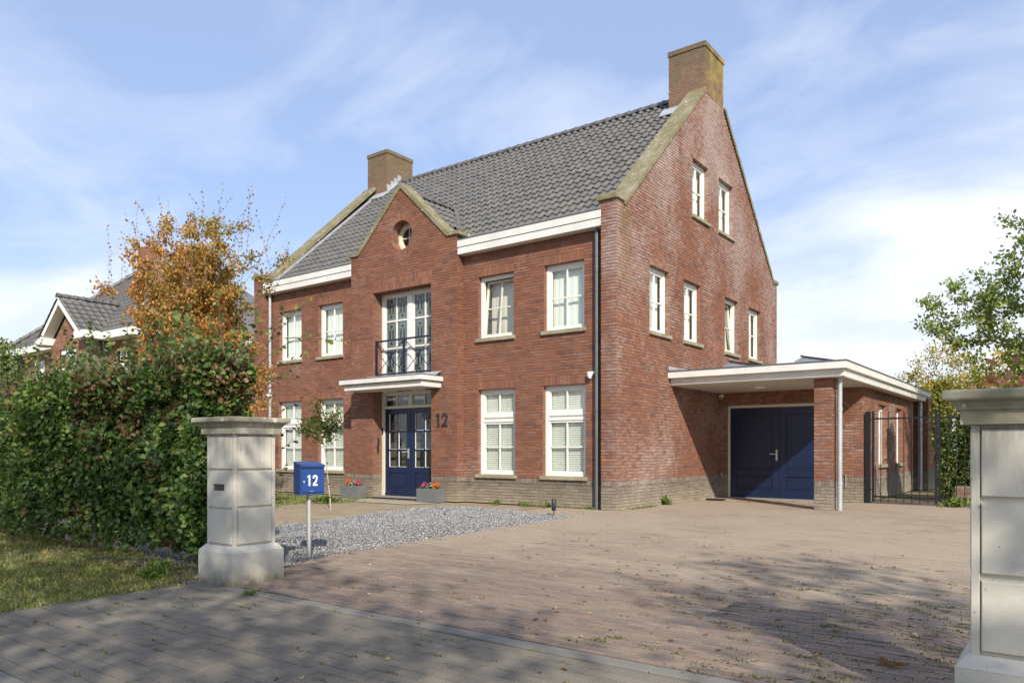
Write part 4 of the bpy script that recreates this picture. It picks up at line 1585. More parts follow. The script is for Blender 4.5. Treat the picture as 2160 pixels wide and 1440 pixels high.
# garage doors
b = MB()
b.box(GD[0] + 0.002, GD[0] + 0.055, EY + 0.05, EY + 0.13, 0.0, 2.268); b.box(GD[1] - 0.055, GD[1] - 0.002, EY + 0.05, EY + 0.13, 0.0, 2.268)
b.box(GD[0] + 0.055, GD[1] - 0.055, EY + 0.05, EY + 0.13, 2.215, 2.2835)
GR = b.build('garage_door', 'cream_paint', HOUSE, 'dark blue panelled double garage door under the carport', bevel=0.003)
gmid = (GD[0] + GD[1]) / 2
for (a, c) in ((GD[0] + 0.058, gmid - 0.004), (gmid + 0.004, GD[1] - 0.058)):
    y0 = EY + 0.075; y1 = EY + 0.12; st = 0.14
    m = MB()
    m.box(a, a + st, y0, y1, 0.02, 2.212); m.box(c - st, c, y0, y1, 0.02, 2.212)
    for (r0, r1) in ((0.02, 0.21), (0.56, 0.70), (2.05, 2.212)): m.box(a + st, c - st, y0 + 0.0005, y1, r0, r1)
    lf = m.build('door_leaf', 'blue_paint', GR)
    m = MB()
    for (r0, r1) in ((0.21, 0.56), (0.70, 2.05)):
        m.box(a + st, c - st, y0 + 0.022, y1, r0, r1)
        m.box(a + st + 0.05, c - st - 0.05, y0 + 0.010, y0 + 0.03, r0 + 0.05, r1 - 0.05)
        for (u0, u1, w0, w1) in ((a + st, a + st + 0.014, r0, r1), (c - st - 0.014, c - st, r0, r1), (a + st + 0.014, c - st - 0.014, r0, r0 + 0.014), (a + st + 0.014, c - st - 0.014, r1 - 0.014, r1)):
            m.box(u0, u1, y0 - 0.006, y0 + 0.024, w0, w1)
    m.build('door_panel', 'blue_paint', GR, bevel=0.004)
m = MB(); hx = gmid - 0.06
m.box(hx - 0.022, hx + 0.022, EY + 0.062, EY + 0.075, 0.93, 1.19); m.box(hx - 0.15, hx + 0.015, EY + 0.01, EY + 0.028, 1.075, 1.095); m.box(hx - 0.008, hx + 0.01, EY + 0.028, EY + 0.062, 1.077, 1.093)
m.build('door_handle', 'steel', GR)
m = MB()
for z in (0.22, 1.18, 1.86): m.tube([(GD[0] + 0.05, EY + 0.045, z), (GD[0] + 0.05, EY + 0.045, z + 0.11)], 0.012, 8)
m.build('hinge', 'steel', GR)
m = MB(); m.box(GD[0], GD[1], EY - 0.06, EY + 0.14, 0.002, 0.019); m.build('door_threshold', 'threshold', GR)


# cameras, sensors, lights and small fittings
def dome_camera(x, y, z, label, group='security cameras on the walls'):
    t_ = thing('security_camera', label, 'security camera', (x, y, z), group)
    m = MB(); m.box(x - 0.05, x + 0.05, y - 0.07, y, z + 0.03, z + 0.10); m.build('bracket', 'plastic_white', t_, bevel=0.006)
    m = MB()
    rings = [(0.0, 0.055), (0.03, 0.055), (0.05, 0.048), (0.075, 0.03), (0.085, 0.008)]
    m.tube([(x + 0.03 * 0, y - 0.09, z + 0.07 - h) for h, r in rings], [r for h, r in rings], 14)
    m.build('dome', 'plastic_white', t_)
    m = MB(); m.tube([(x + 0.01, y - 0.135, z + 0.02), (x + 0.012, y - 0.148, z + 0.015)], 0.022, 10); m.build('lens', 'dark_glass', t_)


dome_camera(0.07, EY - 0.008, 2.47, 'white security camera in the carport corner beside the garage door')
dome_camera(-11.22, 0.10, 2.68, 'white security camera beside the downpipe at the left end of the house')
ms = thing('motion_sensor', 'white cone shaped motion sensor on the wall above the right ground floor window', 'motion sensor', (-0.68, REC - 0.03, 2.66))
m = MB(); m.box(-0.76, -0.60, REC - 0.05, REC - 0.008, 2.72, 2.77); m.build('bracket', 'plastic_white', ms, bevel=0.008)
m = MB(); m.tube([(-0.69, REC - 0.06, 2.735), (-0.69, REC - 0.065, 2.72), (-0.685, REC - 0.09, 2.66), (-0.67, REC - 0.095, 2.62)], [0.07, 0.065, 0.045, 0.02], 12); m.build('sensor_head', 'plastic_white', ms)
m = MB(); m.tube([(1.55, 3.7, 2.598), (1.55, 3.7, 2.575)], 0.14, 20); m.tube([(1.55, 3.7, 2.575), (1.55, 3.7, 2.545)], [0.15, 0.12], 20)
m.build('ceiling_light', 'plastic_white', None, 'round white light on the ceiling of the carport', 'light')
tp = thing('water_tap', 'small metal water tap low on the wall left of the garage door', 'tap', (0.08, EY, 0.45))
m = MB(); m.tube([(0.08, EY - 0.008, 0.55), (0.08, EY - 0.09, 0.55), (0.08, EY - 0.11, 0.50)], 0.013, 8); m.tube([(0.08, EY - 0.06, 0.55), (0.08, EY - 0.06, 0.60)], 0.01, 8)
m.build('spout', 'steel', tp)
m = MB(); m.box(0.045, 0.115, EY - 0.068, EY - 0.052, 0.598, 0.610); m.build('tap_handle', 'steel', tp)
m = MB(); m.tube([(2.98, EY - 0.05, 0.62), (2.98, EY - 0.035, 0.60), (2.98, EY - 0.03, 0.33)], 0.008, 6); m.tube([(2.98, EY - 0.008, 0.61), (2.98, EY - 0.055, 0.62)], 0.012, 6)
m.build('wall_hook', 'steel', None, 'thin metal door hook on the brick wall between the carport post and the gate', 'hook')
m = MB()
m.box(-1.02 + 1.2, 0.62, 3.96, 4.10, 0.01, 0.045, ); m.box(0.25, 0.50, 3.90, 4.00, 0.01, 0.03)
m.build('boot_scraper', 'digit_dark', None, 'small flat black boot scraper on the paving beside the gable wall', 'boot scraper', bevel=0.01)

# ---------------------------------------------------------------- ground
g = MB(); S_ = 900
g.poly([(-S_, -S_, -0.03), (S_, -S_, -0.03), (S_, S_, -0.03), (-S_, S_, -0.03)])
g.build('ground', 'ground', kind='structure')

# driveway: clay pavers in stretcher bond, courses parallel to the street
DRV = MB()
drive_poly = [(0.16, -9.12), (7.6, -9.12), (7.6, 5.9), (0.02, 5.9), (0.02, 0.0)]
DRV.poly([(-1.6, -9.12, -0.006), (9.5, -9.12, -0.006), (9.5, 7.0, -0.006), (-1.6, 7.0, -0.006)])
DW = DRV.build('driveway', 'joint_sand', kind='structure')
CLAY = quant([((0.215, 0.160, 0.125), 4), ((0.190, 0.145, 0.115), 3), ((0.24, 0.175, 0.132), 3), ((0.24, 0.160, 0.122), 0.8), ((0.17, 0.140, 0.120), 1.5)])


def grav_edge(y):
    pts = [(-9.12, 1.3), (-8.0, 0.62), (-7.3, 0.42), (-6.0, 0.31), (-4.5, 0.14), (-3.0, 0.09), (-1.6, 0.05), (-1.45, -0.3)]
    for (y0, x0), (y1, x1) in zip(pts[:-1], pts[1:]):
        if y0 <= y < y1: return x0 + (x1 - x0) * (y - y0) / (y1 - y0)
    return None


def drive_left(y):
    e = grav_edge(y)
    if e is not None: return e
    if y < 0.0: return -1.5
    return 0.0


pieces = []
CY_, LN = 0.0535, 0.205
k = 0; y = -9.11
while y < 5.22:
    xl = drive_left(y + 0.02)
    dist = (y + 12.95)
    x = xl - (LN / 2 if k % 2 else 0) - random.uniform(0, 0.02)
    step = LN if y < 1.5 else LN * 2
    dy = random.uniform(-0.0015, 0.0015)
    while x < 7.5:
        x2 = x + step
        a, c = max(x, xl), min(x2, 7.5)
        if c - a > 0.03:
            # skip what lies behind the right pillar out of view
            if not (a > 7.2 and y < -2):
                h = 0.0055 + random.uniform(-0.003, 0.0035)
                pieces.append((np.array([a + 0.002, y + dy + 0.002, -0.004]), Hx * (c - a - 0.004 - random.uniform(0, 0.002)), Hy * (CY_ - 0.0065), Hz * h, pick(CLAY)))
        x = x2
    y += CY_; k += 1
piece_objects(pieces, 300, 'paving_brick', 'brick_paving', 'clay_paver', DW)

# edging strip
m = MB(); xx = 1.32
ED = thing('edging_strip', 'pale concrete edging strip between the clay driveway and the grey pavement', 'edging', (4, -9.18, 0), kind='structure')
del ED['category']
while xx < 9.5:
    q = MB(); c = random.uniform(-0.002, 0.003)
    q.box(xx + 0.002, xx + 0.998, -9.265 + c, -9.145 + c, -0.05, 0.004 + random.uniform(0, 0.004))
    q.build('edging_block', 'kerb_concrete', ED, bevel=0.006)
    xx += 1.0

# front pavement of concrete pavers
PV = MB(); PV.poly([(0.84, -11.36, -0.007), (12, -11.36, -0.007), (12, -9.27, -0.007), (0.84, -9.27, -0.007)])
PV.poly([(0.30, -9.275, -0.0075), (1.34, -9.275, -0.0075), (1.34, -9.0, -0.0075), (0.30, -9.0, -0.0075)])
PVO = PV.build('pavement', 'joint_dark', kind='structure')
CONC = quant([((0.190, 0.160, 0.122), 4), ((0.178, 0.151, 0.115), 3), ((0.200, 0.169, 0.129), 2.5), ((0.176, 0.153, 0.121), 1.5), ((0.194, 0.157, 0.120), 1)])
pieces = []
y = -11.345; k = 0
while y < -9.30:
    x = 0.85 - (0.105 if k % 2 else 0)
    while x < 11:
        a, c = max(x, 0.85), x + 0.21
        if c - a > 0.04:
            pieces.append((np.array([a + 0.0025, y + 0.0025, -0.004]), Hx * (c - a - 0.005), Hy * (0.1025 - 0.005), Hz * (0.005 + random.uniform(-0.002, 0.0025)), pick(CONC)))
        x += 0.21
    y += 0.1025; k += 1
piece_objects(pieces, 300, 'concrete_paver', 'concrete_paving', 'concrete_paver', PVO)
m = MB(); m.box(-30, 30, -11.50, -11.365, -0.10, 0.012); m.build('kerb', 'kerb_concrete', kind='structure')
m = MB(); m.poly([(-60, -17, -0.012), (60, -17, -0.012), (60, -11.5, -0.012), (-60, -11.5, -0.012)]); m.build('road', 'asphalt', kind='structure')

# garden surfaces left of the drive
m = MB(); m.poly([(-16, -8.9, -0.022), (0.3, -8.9, -0.022), (0.3, 1.0, -0.022), (-16, 1.0, -0.022)]); m.build('garden_soil', 'sandy_soil', kind='structure')
gp = [(0.60, -8.75), (0.62, -8.0), (0.42, -7.3), (0.31, -6.0), (0.14, -4.5), (0.09, -3.0), (0.05, -1.6), (-0.5, -1.43), (-1.6, -1.15), (-2.9, -0.88), (-3.35, -1.05), (-3.60, -1.55), (-3.68, -2.3), (-3.4, -3.5), (-3.0, -5.0), (-2.9, -6.2), (-2.85, -8.0), (-1.0, -8.75)]
m = MB(); m.poly([(x, y, -0.012) for x, y in gp]); GVL = m.build('gravel_bed', 'gravel_bed', kind='structure')


def inside(P, poly):
    x, y = P[:, 0], P[:, 1]; r = np.zeros(len(P), bool); n = len(poly)
    for i in range(n):
        x0, y0 = poly[i]; x1, y1 = poly[(i + 1) % n]
        c = ((y0 > y) != (y1 > y)) & (x < (x1 - x0) * (y - y0) / (y1 - y0 + 1e-12) + x0)
        r ^= c
    return r


P2 = np.stack([RNG.uniform(-3.8, 0.8, 95000), RNG.uniform(-8.8, -0.8, 95000)], 1)
ins_ = inside(P2, gp)
P2 = np.concatenate([P2[ins_], np.stack([RNG.normal(0.25, 0.22, 500), RNG.uniform(-8.2, -1.6, 500)], 1), np.stack([RNG.uniform(-3.6, 0.1, 400), RNG.normal(-1.05, 0.2, 400)], 1)])
n = len(P2)
sz = RNG.uniform(0.005, 0.0115, n) * np.where(P2[:, 1] > -4, 1.15, 1.0)
octa = np.array([[1, 0, 0], [0, 1, 0], [-1, 0, 0], [0, -1, 0], [0, 0, 0.8], [0, 0, -0.8]], float)
oct_f = np.array([[0, 1, 4], [1, 2, 4], [2, 3, 4], [3, 0, 4]])
ang = RNG.uniform(0, 6.28, n); ca_, sa_ = np.cos(ang), np.sin(ang)
V_ = octa[None] * (sz[:, None, None] * RNG.uniform(0.6, 1.3, (n, 6, 1)))
X_ = V_[..., 0] * ca_[:, None] - V_[..., 1] * sa_[:, None]; Y_ = V_[..., 0] * sa_[:, None] + V_[..., 1] * ca_[:, None]
tl = RNG.normal(0, 0.35, (n, 1, 2))
Z_ = V_[..., 2] + X_ * tl[..., 0] + Y_ * tl[..., 1]
V_ = np.stack([X_ + P2[:, None, 0], Y_ + P2[:, None, 1], Z_ + RNG.uniform(-0.010, 0.004, (n, 1))], -1)
F_ = ((np.arange(n) * 6)[:, None, None] + oct_f[None]).reshape(-1, 3)
gc = palette(n, [(0.32, 0.315, 0.30), (0.235, 0.23, 0.22), (0.44, 0.43, 0.41), (0.12, 0.118, 0.115), (0.34, 0.31, 0.26)], [4, 3, 3.4, 1.3, 0.7])
me = np_mesh('gravel', V_.reshape(-1, 3), F_, np.repeat(gc, 6, 0), 'stone_bits')
tag(link('gravel', me), 'grey gravel of small crushed stones in the bed left of the driveway', 'gravel', kind='stuff')

# concrete slab path at the front door and brick strip by the wall
m = MB(); m.poly([(-7.6, -1.15, -0.010), (-4.6, -1.15, -0.010), (-4.3, -0.45, -0.010), (-7.6, -0.25, -0.010)]); m.build('path', 'slab_concrete', kind='structure')

# ---------------------------------------------------------------- gate pillars


def gate_pillar(cx, cy, dz, label, slot):
    t_ = thing('gate_pillar', label, 'pillar', (cx, cy, 0), 'concrete gate pillars either side of the drive')
    hb, hs, hc = 0.270, 0.22, 0.313
    zb = 0.335 + dz
    m = MB()
    m.box(cx - hb, cx + hb, cy - hb, cy + hb, -0.04, zb - 0.055)
    a = [(-hb, -hb), (hb, -hb), (hb, hb), (-hb, hb)]; k = (hs + 0.004) / hb
    vs = [(cx + x, cy + y, zb - 0.055) for x, y in a] + [(cx + x * k, cy + y * k, zb) for x, y in a]
    m.faces(vs, [(0, 1, 5, 4), (1, 2, 6, 5), (2, 3, 7, 6), (3, 0, 4, 7), (4, 5, 6, 7)])
    m.build('base', 'pillar_concrete', t_, bevel=0.006)
    m = MB(); r = hs - 0.022
    m.box(cx - r, cx + r, cy - r, cy + r, zb - 0.02, 1.345 + dz)
    # corner strips
    for sx in (-1, 1):
        for sy in (-1, 1):
            x0, x1 = sorted((cx + sx * (hs - 0.04), cx + sx * (hs - 0.006))); y0, y1 = sorted((cy + sy * (hs - 0.04), cy + sy * (hs - 0.006)))
            m.box(x0, x1, y0, y1, zb - 0.01, 1.34 + dz)
    m.build('shaft', 'pillar_concrete', t_, bevel=0.004)
    zs = [zb + 0.003, zb + 0.340, zb + 0.675, 1.335 + dz]
    for i in range(3):
        z0, z1 = zs[i] + 0.006, zs[i + 1] - 0.010
        for (nx, ny) in ((1, 0), (-1, 0), (0, 1), (0, -1)):
            m = MB(); e = hs - 0.038; d0 = hs - 0.024; d1 = hs
            ux, uy = -ny, nx
            q = lambda u, z, d: (cx + nx * d + ux * u, cy + ny * d + uy * u, z)
            c_ = 0.012
            if slot and ny == -1 and i == 1:
                # block with a letter slot cut through it
                s0, s1, v0, v1 = -0.115, 0.075, z0 + 0.145, z0 + 0.205
                for (a0, a1, b0, b1) in ((-e, e, z0, v0), (-e, e, v1, z1), (-e, s0, v0, v1), (s1, e, v0, v1)):
                    m.faces([q(a0, b0, d0), q(a1, b0, d0), q(a1, b1, d0), q(a0, b1, d0), q(a0, b0, d1), q(a1, b0, d1), q(a1, b1, d1), q(a0, b1, d1)],
                            [(4, 5, 6, 7), (0, 1, 5, 4), (1, 2, 6, 5), (2, 3, 7, 6), (3, 0, 4, 7)])
                m.build('block', 'pillar_concrete', t_, 'pillar block with an open letter slot')
                sl = MB(); sl.faces([q(s0, v0, d0 + 0.003), q(s1, v0, d0 + 0.003), q(s1, v1, d0 + 0.003), q(s0, v1, d0 + 0.003)], [(0, 1, 2, 3)])
                sl.build('letter_slot', 'bark', t_)
                continue
            m.faces([q(-e, z0, d0), q(e, z0, d0), q(e, z1, d0), q(-e, z1, d0), q(-e + c_, z0 + c_, d1), q(e - c_, z0 + c_, d1), q(e - c_, z1 - c_, d1), q(-e + c_, z1 - c_, d1)],
                    [(4, 5, 6, 7), (0, 1, 5, 4), (1, 2, 6, 5), (2, 3, 7, 6), (3, 0, 4, 7)])
            m.build('block', 'pillar_concrete', t_)
    m = MB()
    prof = [(hs + 0.004, 1.335), (hs + 0.030, 1.338), (hs + 0.030, 1.395), (hs + 0.042, 1.402), (hs + 0.046, 1.415), (hs + 0.062, 1.432), (hc - 0.012, 1.440), (hc - 0.004, 1.444), (hc, 1.452), (hc, 1.478), (hc - 0.006, 1.487), (0.0, 1.492)]
    vs = []; fs = []
    for r, z in prof:
        vs += [(cx - r, cy - r, z + dz), (cx + r, cy - r, z + dz), (cx + r, cy + r, z + dz), (cx - r, cy + r, z + dz)]
    for i in range(len(prof) - 1):
        for j in range(4):
            fs.append((i * 4 + j, i * 4 + (j + 1) % 4, (i + 1) * 4 + (j + 1) % 4, (i + 1) * 4 + j))
    fs.append((3, 2, 1, 0))
    m.faces(vs, fs)
    m.build('capital', 'pillar_cap', t_)
    return t_


gate_pillar(0.995, -8.885, 0.0, 'pale concrete gate pillar with a letter slot at the end of the beech hedge', True)
gate_pillar(7.012, -8.885, -0.030, 'pale concrete gate pillar at the right edge, brown leaves above its cap', False)

# ---------------------------------------------------------------- mailbox on a post
mb = thing('mailbox', 'blue letterbox numbered 12 on a steel post beside the gravel', 'mailbox', (0.36, -7.62, 0))
m = MB(); m.tube([(0.355, -7.62, -0.03), (0.355, -7.62, 0.71)], 0.024, 16); m.build('post', 'steel', mb)
bx0, bx1, byf, byb = 0.235, 0.565, -7.72, -7.52


def turned(m, ang, c):
    ca2, sa2 = math.cos(ang), math.sin(ang)
    m.v = [(c[0] + (x - c[0]) * ca2 - (y - c[1]) * sa2, c[1] + (x - c[0]) * sa2 + (y - c[1]) * ca2, z) for x, y, z in m.v]
    return m


ANG = math.radians(72); CTR = (0.355, -7.62)
bx0, bx1 = 0.355 - 0.135, 0.355 + 0.135
byf, byb = -7.62 - 0.11, -7.62 + 0.11
m = MB()
z0, z1 = 0.70, 1.055
m.faces([(bx0, byf, z0), (bx1, byf, z0), (bx1, byb, z0), (bx0, byb, z0), (bx0, byf, z1 - 0.035), (bx1, byf, z1 - 0.035), (bx1, byb, z1), (bx0, byb, z1)],
        [(3, 2, 1, 0), (4, 5, 6, 7), (0, 1, 5, 4), (1, 2, 6, 5), (2, 3, 7, 6), (3, 0, 4, 7)])
turned(m, ANG, CTR).build('body', 'box_blue', mb, bevel=0.003)
m = MB(); m.pbox((bx0 - 0.004, byf - 0.022, z1 - 0.036), (bx1 - bx0 + 0.008, 0, 0), (0, byb - byf + 0.026, 0.038), (0, -0.001, 0.007))
m.box(bx0 - 0.003, bx1 + 0.003, byf - 0.0225, byf - 0.019, z1 - 0.052, z1 - 0.036)
turned(m, ANG, CTR).build('lid', 'box_blue', mb)
m = MB(); m.box(bx0 + 0.018, bx1 - 0.018, byf - 0.008, byf - 0.0005, z0 + 0.03, z1 - 0.070); turned(m, ANG, CTR).build('door', 'box_blue', mb, bevel=0.003)
m = MB(); m.box(bx0 + 0.018, bx1 - 0.018, byf - 0.006, byf - 0.0008, z1 - 0.067, z1 - 0.055); m.box(bx0 + 0.022, bx1 - 0.022, byf - 0.003, byf - 0.0006, z0 + 0.018, z0 + 0.026); turned(m, ANG, CTR).build('letter_slot', 'digit_dark', mb)
m = MB(); m.tube([(bx0 + 0.036, byf - 0.016, 0.845), (bx0 + 0.036, byf - 0.006, 0.845)], 0.011, 12); turned(m, ANG, CTR).build('lock', 'steel', mb)
m = MB()
for i in range(6): m.box(bx0 + 0.103 + i * 0.007, bx0 + 0.108 + i * 0.007, byf - 0.0095, byf - 0.008, z0 + 0.040, z0 + 0.043)
turned(m, ANG, CTR).build('small_print', 'digit_white', mb)
U_ = np.array([math.cos(ANG), math.sin(ANG), 0]); N_ = np.array([math.sin(ANG), -math.cos(ANG), 0])
O_ = np.array([CTR[0], CTR[1], 0]) + U_ * (-0.058) + N_ * 0.1185 + Hz * 0.80
digits(O_, U_, N_, 0.118, 'digit_white', mb, 0.002, 0.056)

# ---------------------------------------------------------------- steel gate
gt = thing('metal_gate', 'black steel bar gate closed across the passage beside the house', 'gate', (4.4, 5.32, 0))
GY = 5.31
m = MB(); m.box(3.385, 3.485, GY - 0.05, GY + 0.05, 0, 2.04); m.build('gate_post', 'black_steel', gt)


def gate_leaf(xa, xb, bars, name):
    m = MB()
    m.box(xa, xa + 0.045, GY - 0.02, GY + 0.02, 0.03, 2.04); m.box(xb - 0.045, xb, GY - 0.02, GY + 0.02, 0.03, 2.04)
    m.box(xa + 0.045, xb - 0.045, GY - 0.018, GY + 0.018, 1.86, 1.895); m.box(xa + 0.045, xb - 0.045, GY - 0.018, GY + 0.018, 0.13, 0.17)
    leaf = m.build(name, 'black_steel', gt)
    for x in bars:
        q = MB(); q.tube([(x, GY, 0.03), (x, GY, 2.04)], 0.0095, 8); q.build('bar', 'black_steel', leaf)
    return leaf


gate_leaf(3.52, 4.795, [3.52 + 0.022 + (4.795 - 3.52 - 0.045) * i / 8 for i in range(1, 8)], 'gate_leaf')
gate_leaf(4.815, 6.1, [4.815 + 0.022 + (1.285 - 0.045) * i / 8 for i in range(1, 8)], 'gate_leaf')
m = MB(); m.box(4.78, 4.83, GY - 0.05, GY - 0.02, 0.98, 1.10); m.box(4.74, 4.80, GY - 0.08, GY - 0.05, 1.05, 1.07); m.build('gate_lock', 'black_steel', gt)
m = MB()
for z in (0.3, 1.86): m.box(3.485, 3.52, GY - 0.012, GY + 0.012, z, z + 0.02)
m.build('hinge', 'black_steel', gt)
m = MB(); m.box(6.1, 6.2, GY - 0.05, GY + 0.05, 0, 2.04); m.build('gate_post', 'black_steel', gt)

# ---------------------------------------------------------------- planters with flowers
for i, (x0, x1, lab) in enumerate(((-7.62, -6.99, 'left'), (-4.98, -4.36, 'right'))):
    t_ = thing('planter', 'rectangular dark stone planter with flowers ' + ('left of the front door, below the wall' if i == 0 else 'right of the front door, below the house number'), 'planter', ((x0 + x1) / 2, -0.28, 0), 'stone planters either side of the front door')
    ya, yb, h = -0.42, -0.12, 0.30
    m = MB(); th = 0.03
    m.box(x0, x1, ya, ya + th, -0.01, h); m.box(x0, x1, yb - th, yb, -0.01, h); m.box(x0, x0 + th, ya + th, yb - th, -0.01, h); m.box(x1 - th, x1, ya + th, yb - th, -0.01, h)
    m.build('pot', 'planter_stone', t_, bevel=0.006)
    m = MB(); m.box(x0 + th, x1 - th, ya + th, yb - th, 0.0, h - 0.03); m.build('potting_soil', 'soil', t_)
    for j, (nmc, col) in enumerate((('orange', (0.75, 0.18, 0.02)), ('white', (0.75, 0.74, 0.62)), ('pink', (0.62, 0.08, 0.22)))):
        jj = j if i == 0 else 2 - j
        px_ = x0 + 0.13 + jj * ((x1 - x0) - 0.26) / 2
        fl = thing('flowering_plant', nmc + ' flowering plant in the planter ' + ('left' if i == 0 else 'right') + ' of the front door', 'flowers', (px_, -0.27, h - 0.03), 'potted flowers by the front door')
        n = 60
        d = norm(RNG.normal(size=(n, 3)) + np.array([0, 0, 0.6]))
        P = np.array([px_, -0.27, h]) + d * RNG.uniform(0.01, 0.10, (n, 1)) * np.array([1.1, 1, 0.7])
        link('foliage', leaves_mesh('foliage', P - wloc(fl), d, RNG.normal(size=(n, 3)), RNG.uniform(0.03, 0.055, n), palette(n, [(0.05, 0.11, 0.02), (0.09, 0.17, 0.03), (0.2, 0.26, 0.06)], [2, 2, 1])), fl)
        n = 46 if nmc != 'white' else 22
        d = norm(RNG.normal(size=(n, 3)) + np.array([0, -0.3, 0.9]))
        hc_ = 0.15 if nmc == 'orange' else 0.11
        P = np.array([px_, -0.27, h + 0.02]) + d * np.array([0.095, 0.10, hc_]) * RNG.uniform(0.75, 1.05, (n, 1))
        link('blossom', leaves_mesh('blossom', P - wloc(fl), RNG.normal(size=(n, 3)), d + RNG.normal(size=(n, 3)) * 0.3, RNG.uniform(0.03, 0.045, n), palette(n, [col, tuple(c * 0.75 for c in col)], [2, 1], 0.1), width=1.0), fl)

# garden lamp
gl = thing('garden_lamp', 'short black garden spike lamp standing in the tip of the gravel', 'lamp', (-0.39, -1.61, 0))
m = MB(); m.tube([(-0.39, -1.61, -0.02), (-0.39, -1.61, 0.09)], 0.008, 8); m.build('spike', 'digit_dark', gl)
m = MB(); m.tube([(-0.39, -1.61, 0.09), (-0.39, -1.61, 0.10), (-0.39, -1.61, 0.30), (-0.39, -1.61, 0.305)], [0.03, 0.04, 0.04, 0.032], 14); m.build('lamp_body', 'digit_dark', gl)


# ---------------------------------------------------------------- vegetation
GREENS = [(0.056, 0.110, 0.026), (0.080, 0.145, 0.034), (0.115, 0.185, 0.045), (0.042, 0.080, 0.026), (0.17, 0.22, 0.055)]


def tree(name, label, base, trunk_top, pts, leaf, per, pal, wts, group=None, spread=0.28, r0=0.07, bark='bark', up=0.3, lump_cols=None, cat='tree', droop=0.0, twig_r=0.006, mono=0.0):
    """trunk, limbs that reach each cluster point, and leaves round the cluster ends"""
    base = np.array(base, float); pts = np.array(pts, float)
    t_ = thing(name, label, cat, tuple(base), group)
    m = MB(); nodes = [base + (np.array(trunk_top) - base) * f for f in np.linspace(0.15, 1.0, 7)]
    nodes = [n_ + np.array([random.uniform(-1, 1), random.uniform(-1, 1), 0]) * r0 * 0.5 for n_ in nodes]
    nr = list(np.linspace(r0, r0 * 0.6, 7))
    m.tube([base - np.array([0, 0, 0.05])] + nodes, [r0 * 1.2] + nr, 8)
    tr = m.build('trunk', bark, t_)
    lm = MB()
    cen = np.array(trunk_top)
    order_ = np.argsort(np.linalg.norm((pts - cen) * np.array([1, 1, 0.8]), axis=1))
    tips = []
    for i in order_:
        p = pts[i]
        N0 = np.array(nodes)
        d = np.linalg.norm(N0 - p, axis=1) + 0.6 * np.maximum(0, N0[:, 2] - p[2] + up * 0.5)
        j = int(np.argmin(d)); a = N0[j]; r1 = min(nr[j] * 0.72, r0 * 0.5)
        L = np.linalg.norm(p - a)
        if L < 0.03: continue
        c1 = a + (p - a) * 0.35 + np.array([0, 0, -0.05 * L]) + RNG.normal(0, 0.05 * L, 3)
        c2 = a + (p - a) * 0.7 + np.array([0, 0, -0.02 * L]) + RNG.normal(0, 0.05 * L, 3)
        r1 = max(r1, twig_r)
        lm.tube([a, c1, c2, p], [r1, r1 * 0.85, r1 * 0.7, max(r1 * 0.5, twig_r * 0.6)], 5, caps=False)
        for q, rr in ((c1, r1 * 0.85), (c2, r1 * 0.7), (p, r1 * 0.55)):
            nodes.append(q); nr.append(max(rr, twig_r))
        tips.append((a, c1, c2, p))
    lm.build('branches', bark, t_)
    P, D = [], []
    for (a, c1, c2, p) in tips:
        k = per
        f = RNG.uniform(0.15, 1.0, k)[:, None] ** 0.6
        base_ = c1 * (1 - f) + p * f
        P.append(base_ + RNG.normal(0, spread, (k, 3)) * np.array([1, 1, 0.75]) * (0.35 + 0.65 * f))
        D.append(np.repeat((p - c1)[None], k, 0))
    P = np.concatenate(P); D = norm(np.concatenate(D)) * 0.6 + RNG.normal(0, 0.6, (len(P), 3)) + np.array([0, 0, -droop])
    n = len(P)
    C = palette(n, pal, wts)
    if lump_cols is not None:
        w_ = np.clip((lump(P, *lump_cols[0]) - 0.45) * 4, 0, 1)[:, None] * (RNG.random((n, 1)) < 0.85)
        C = C * (1 - w_) + palette(n, lump_cols[1], [1] * len(lump_cols[1])) * w_
    Nn = norm(RNG.normal(size=(n, 3)) + np.array([0, 0, 0.9]))
    me_ = leaves_mesh('crown', P - base, D, Nn, leaf * RNG.uniform(0.65, 1.2, n), C)
    o = link('crown', me_, t_)
    o['kind'] = 'stuff'
    return t_


def blob_pts(n, c, r, seed, hollow=0.0, zmin=-9):
    rg = np.random.default_rng(seed); out = []
    while len(out) < n:
        d = rg.normal(size=3); d /= np.linalg.norm(d)
        rad = rg.random() ** (1 / 2.2)
        if rad < hollow: continue
        p = np.array(c) + d * rad * np.array(r)
        if p[2] > zmin: out.append(p)
    return out


# hedge between the pillar and the left edge
HX0, HX1, HY0, HY1, HZT = -12.5, 0.22, -8.90, -8.20, 2.10
hedge = thing('beech_hedge', 'tall beech hedge with green and browning leaves left of the pillar', 'hedge', (-4, -8.4, 0))
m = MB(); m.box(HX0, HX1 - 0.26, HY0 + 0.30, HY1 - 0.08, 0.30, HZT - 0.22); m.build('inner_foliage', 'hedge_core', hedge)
nleaf = 50000
rg = RNG
face = rg.choice(3, nleaf, p=[0.70, 0.22, 0.08])
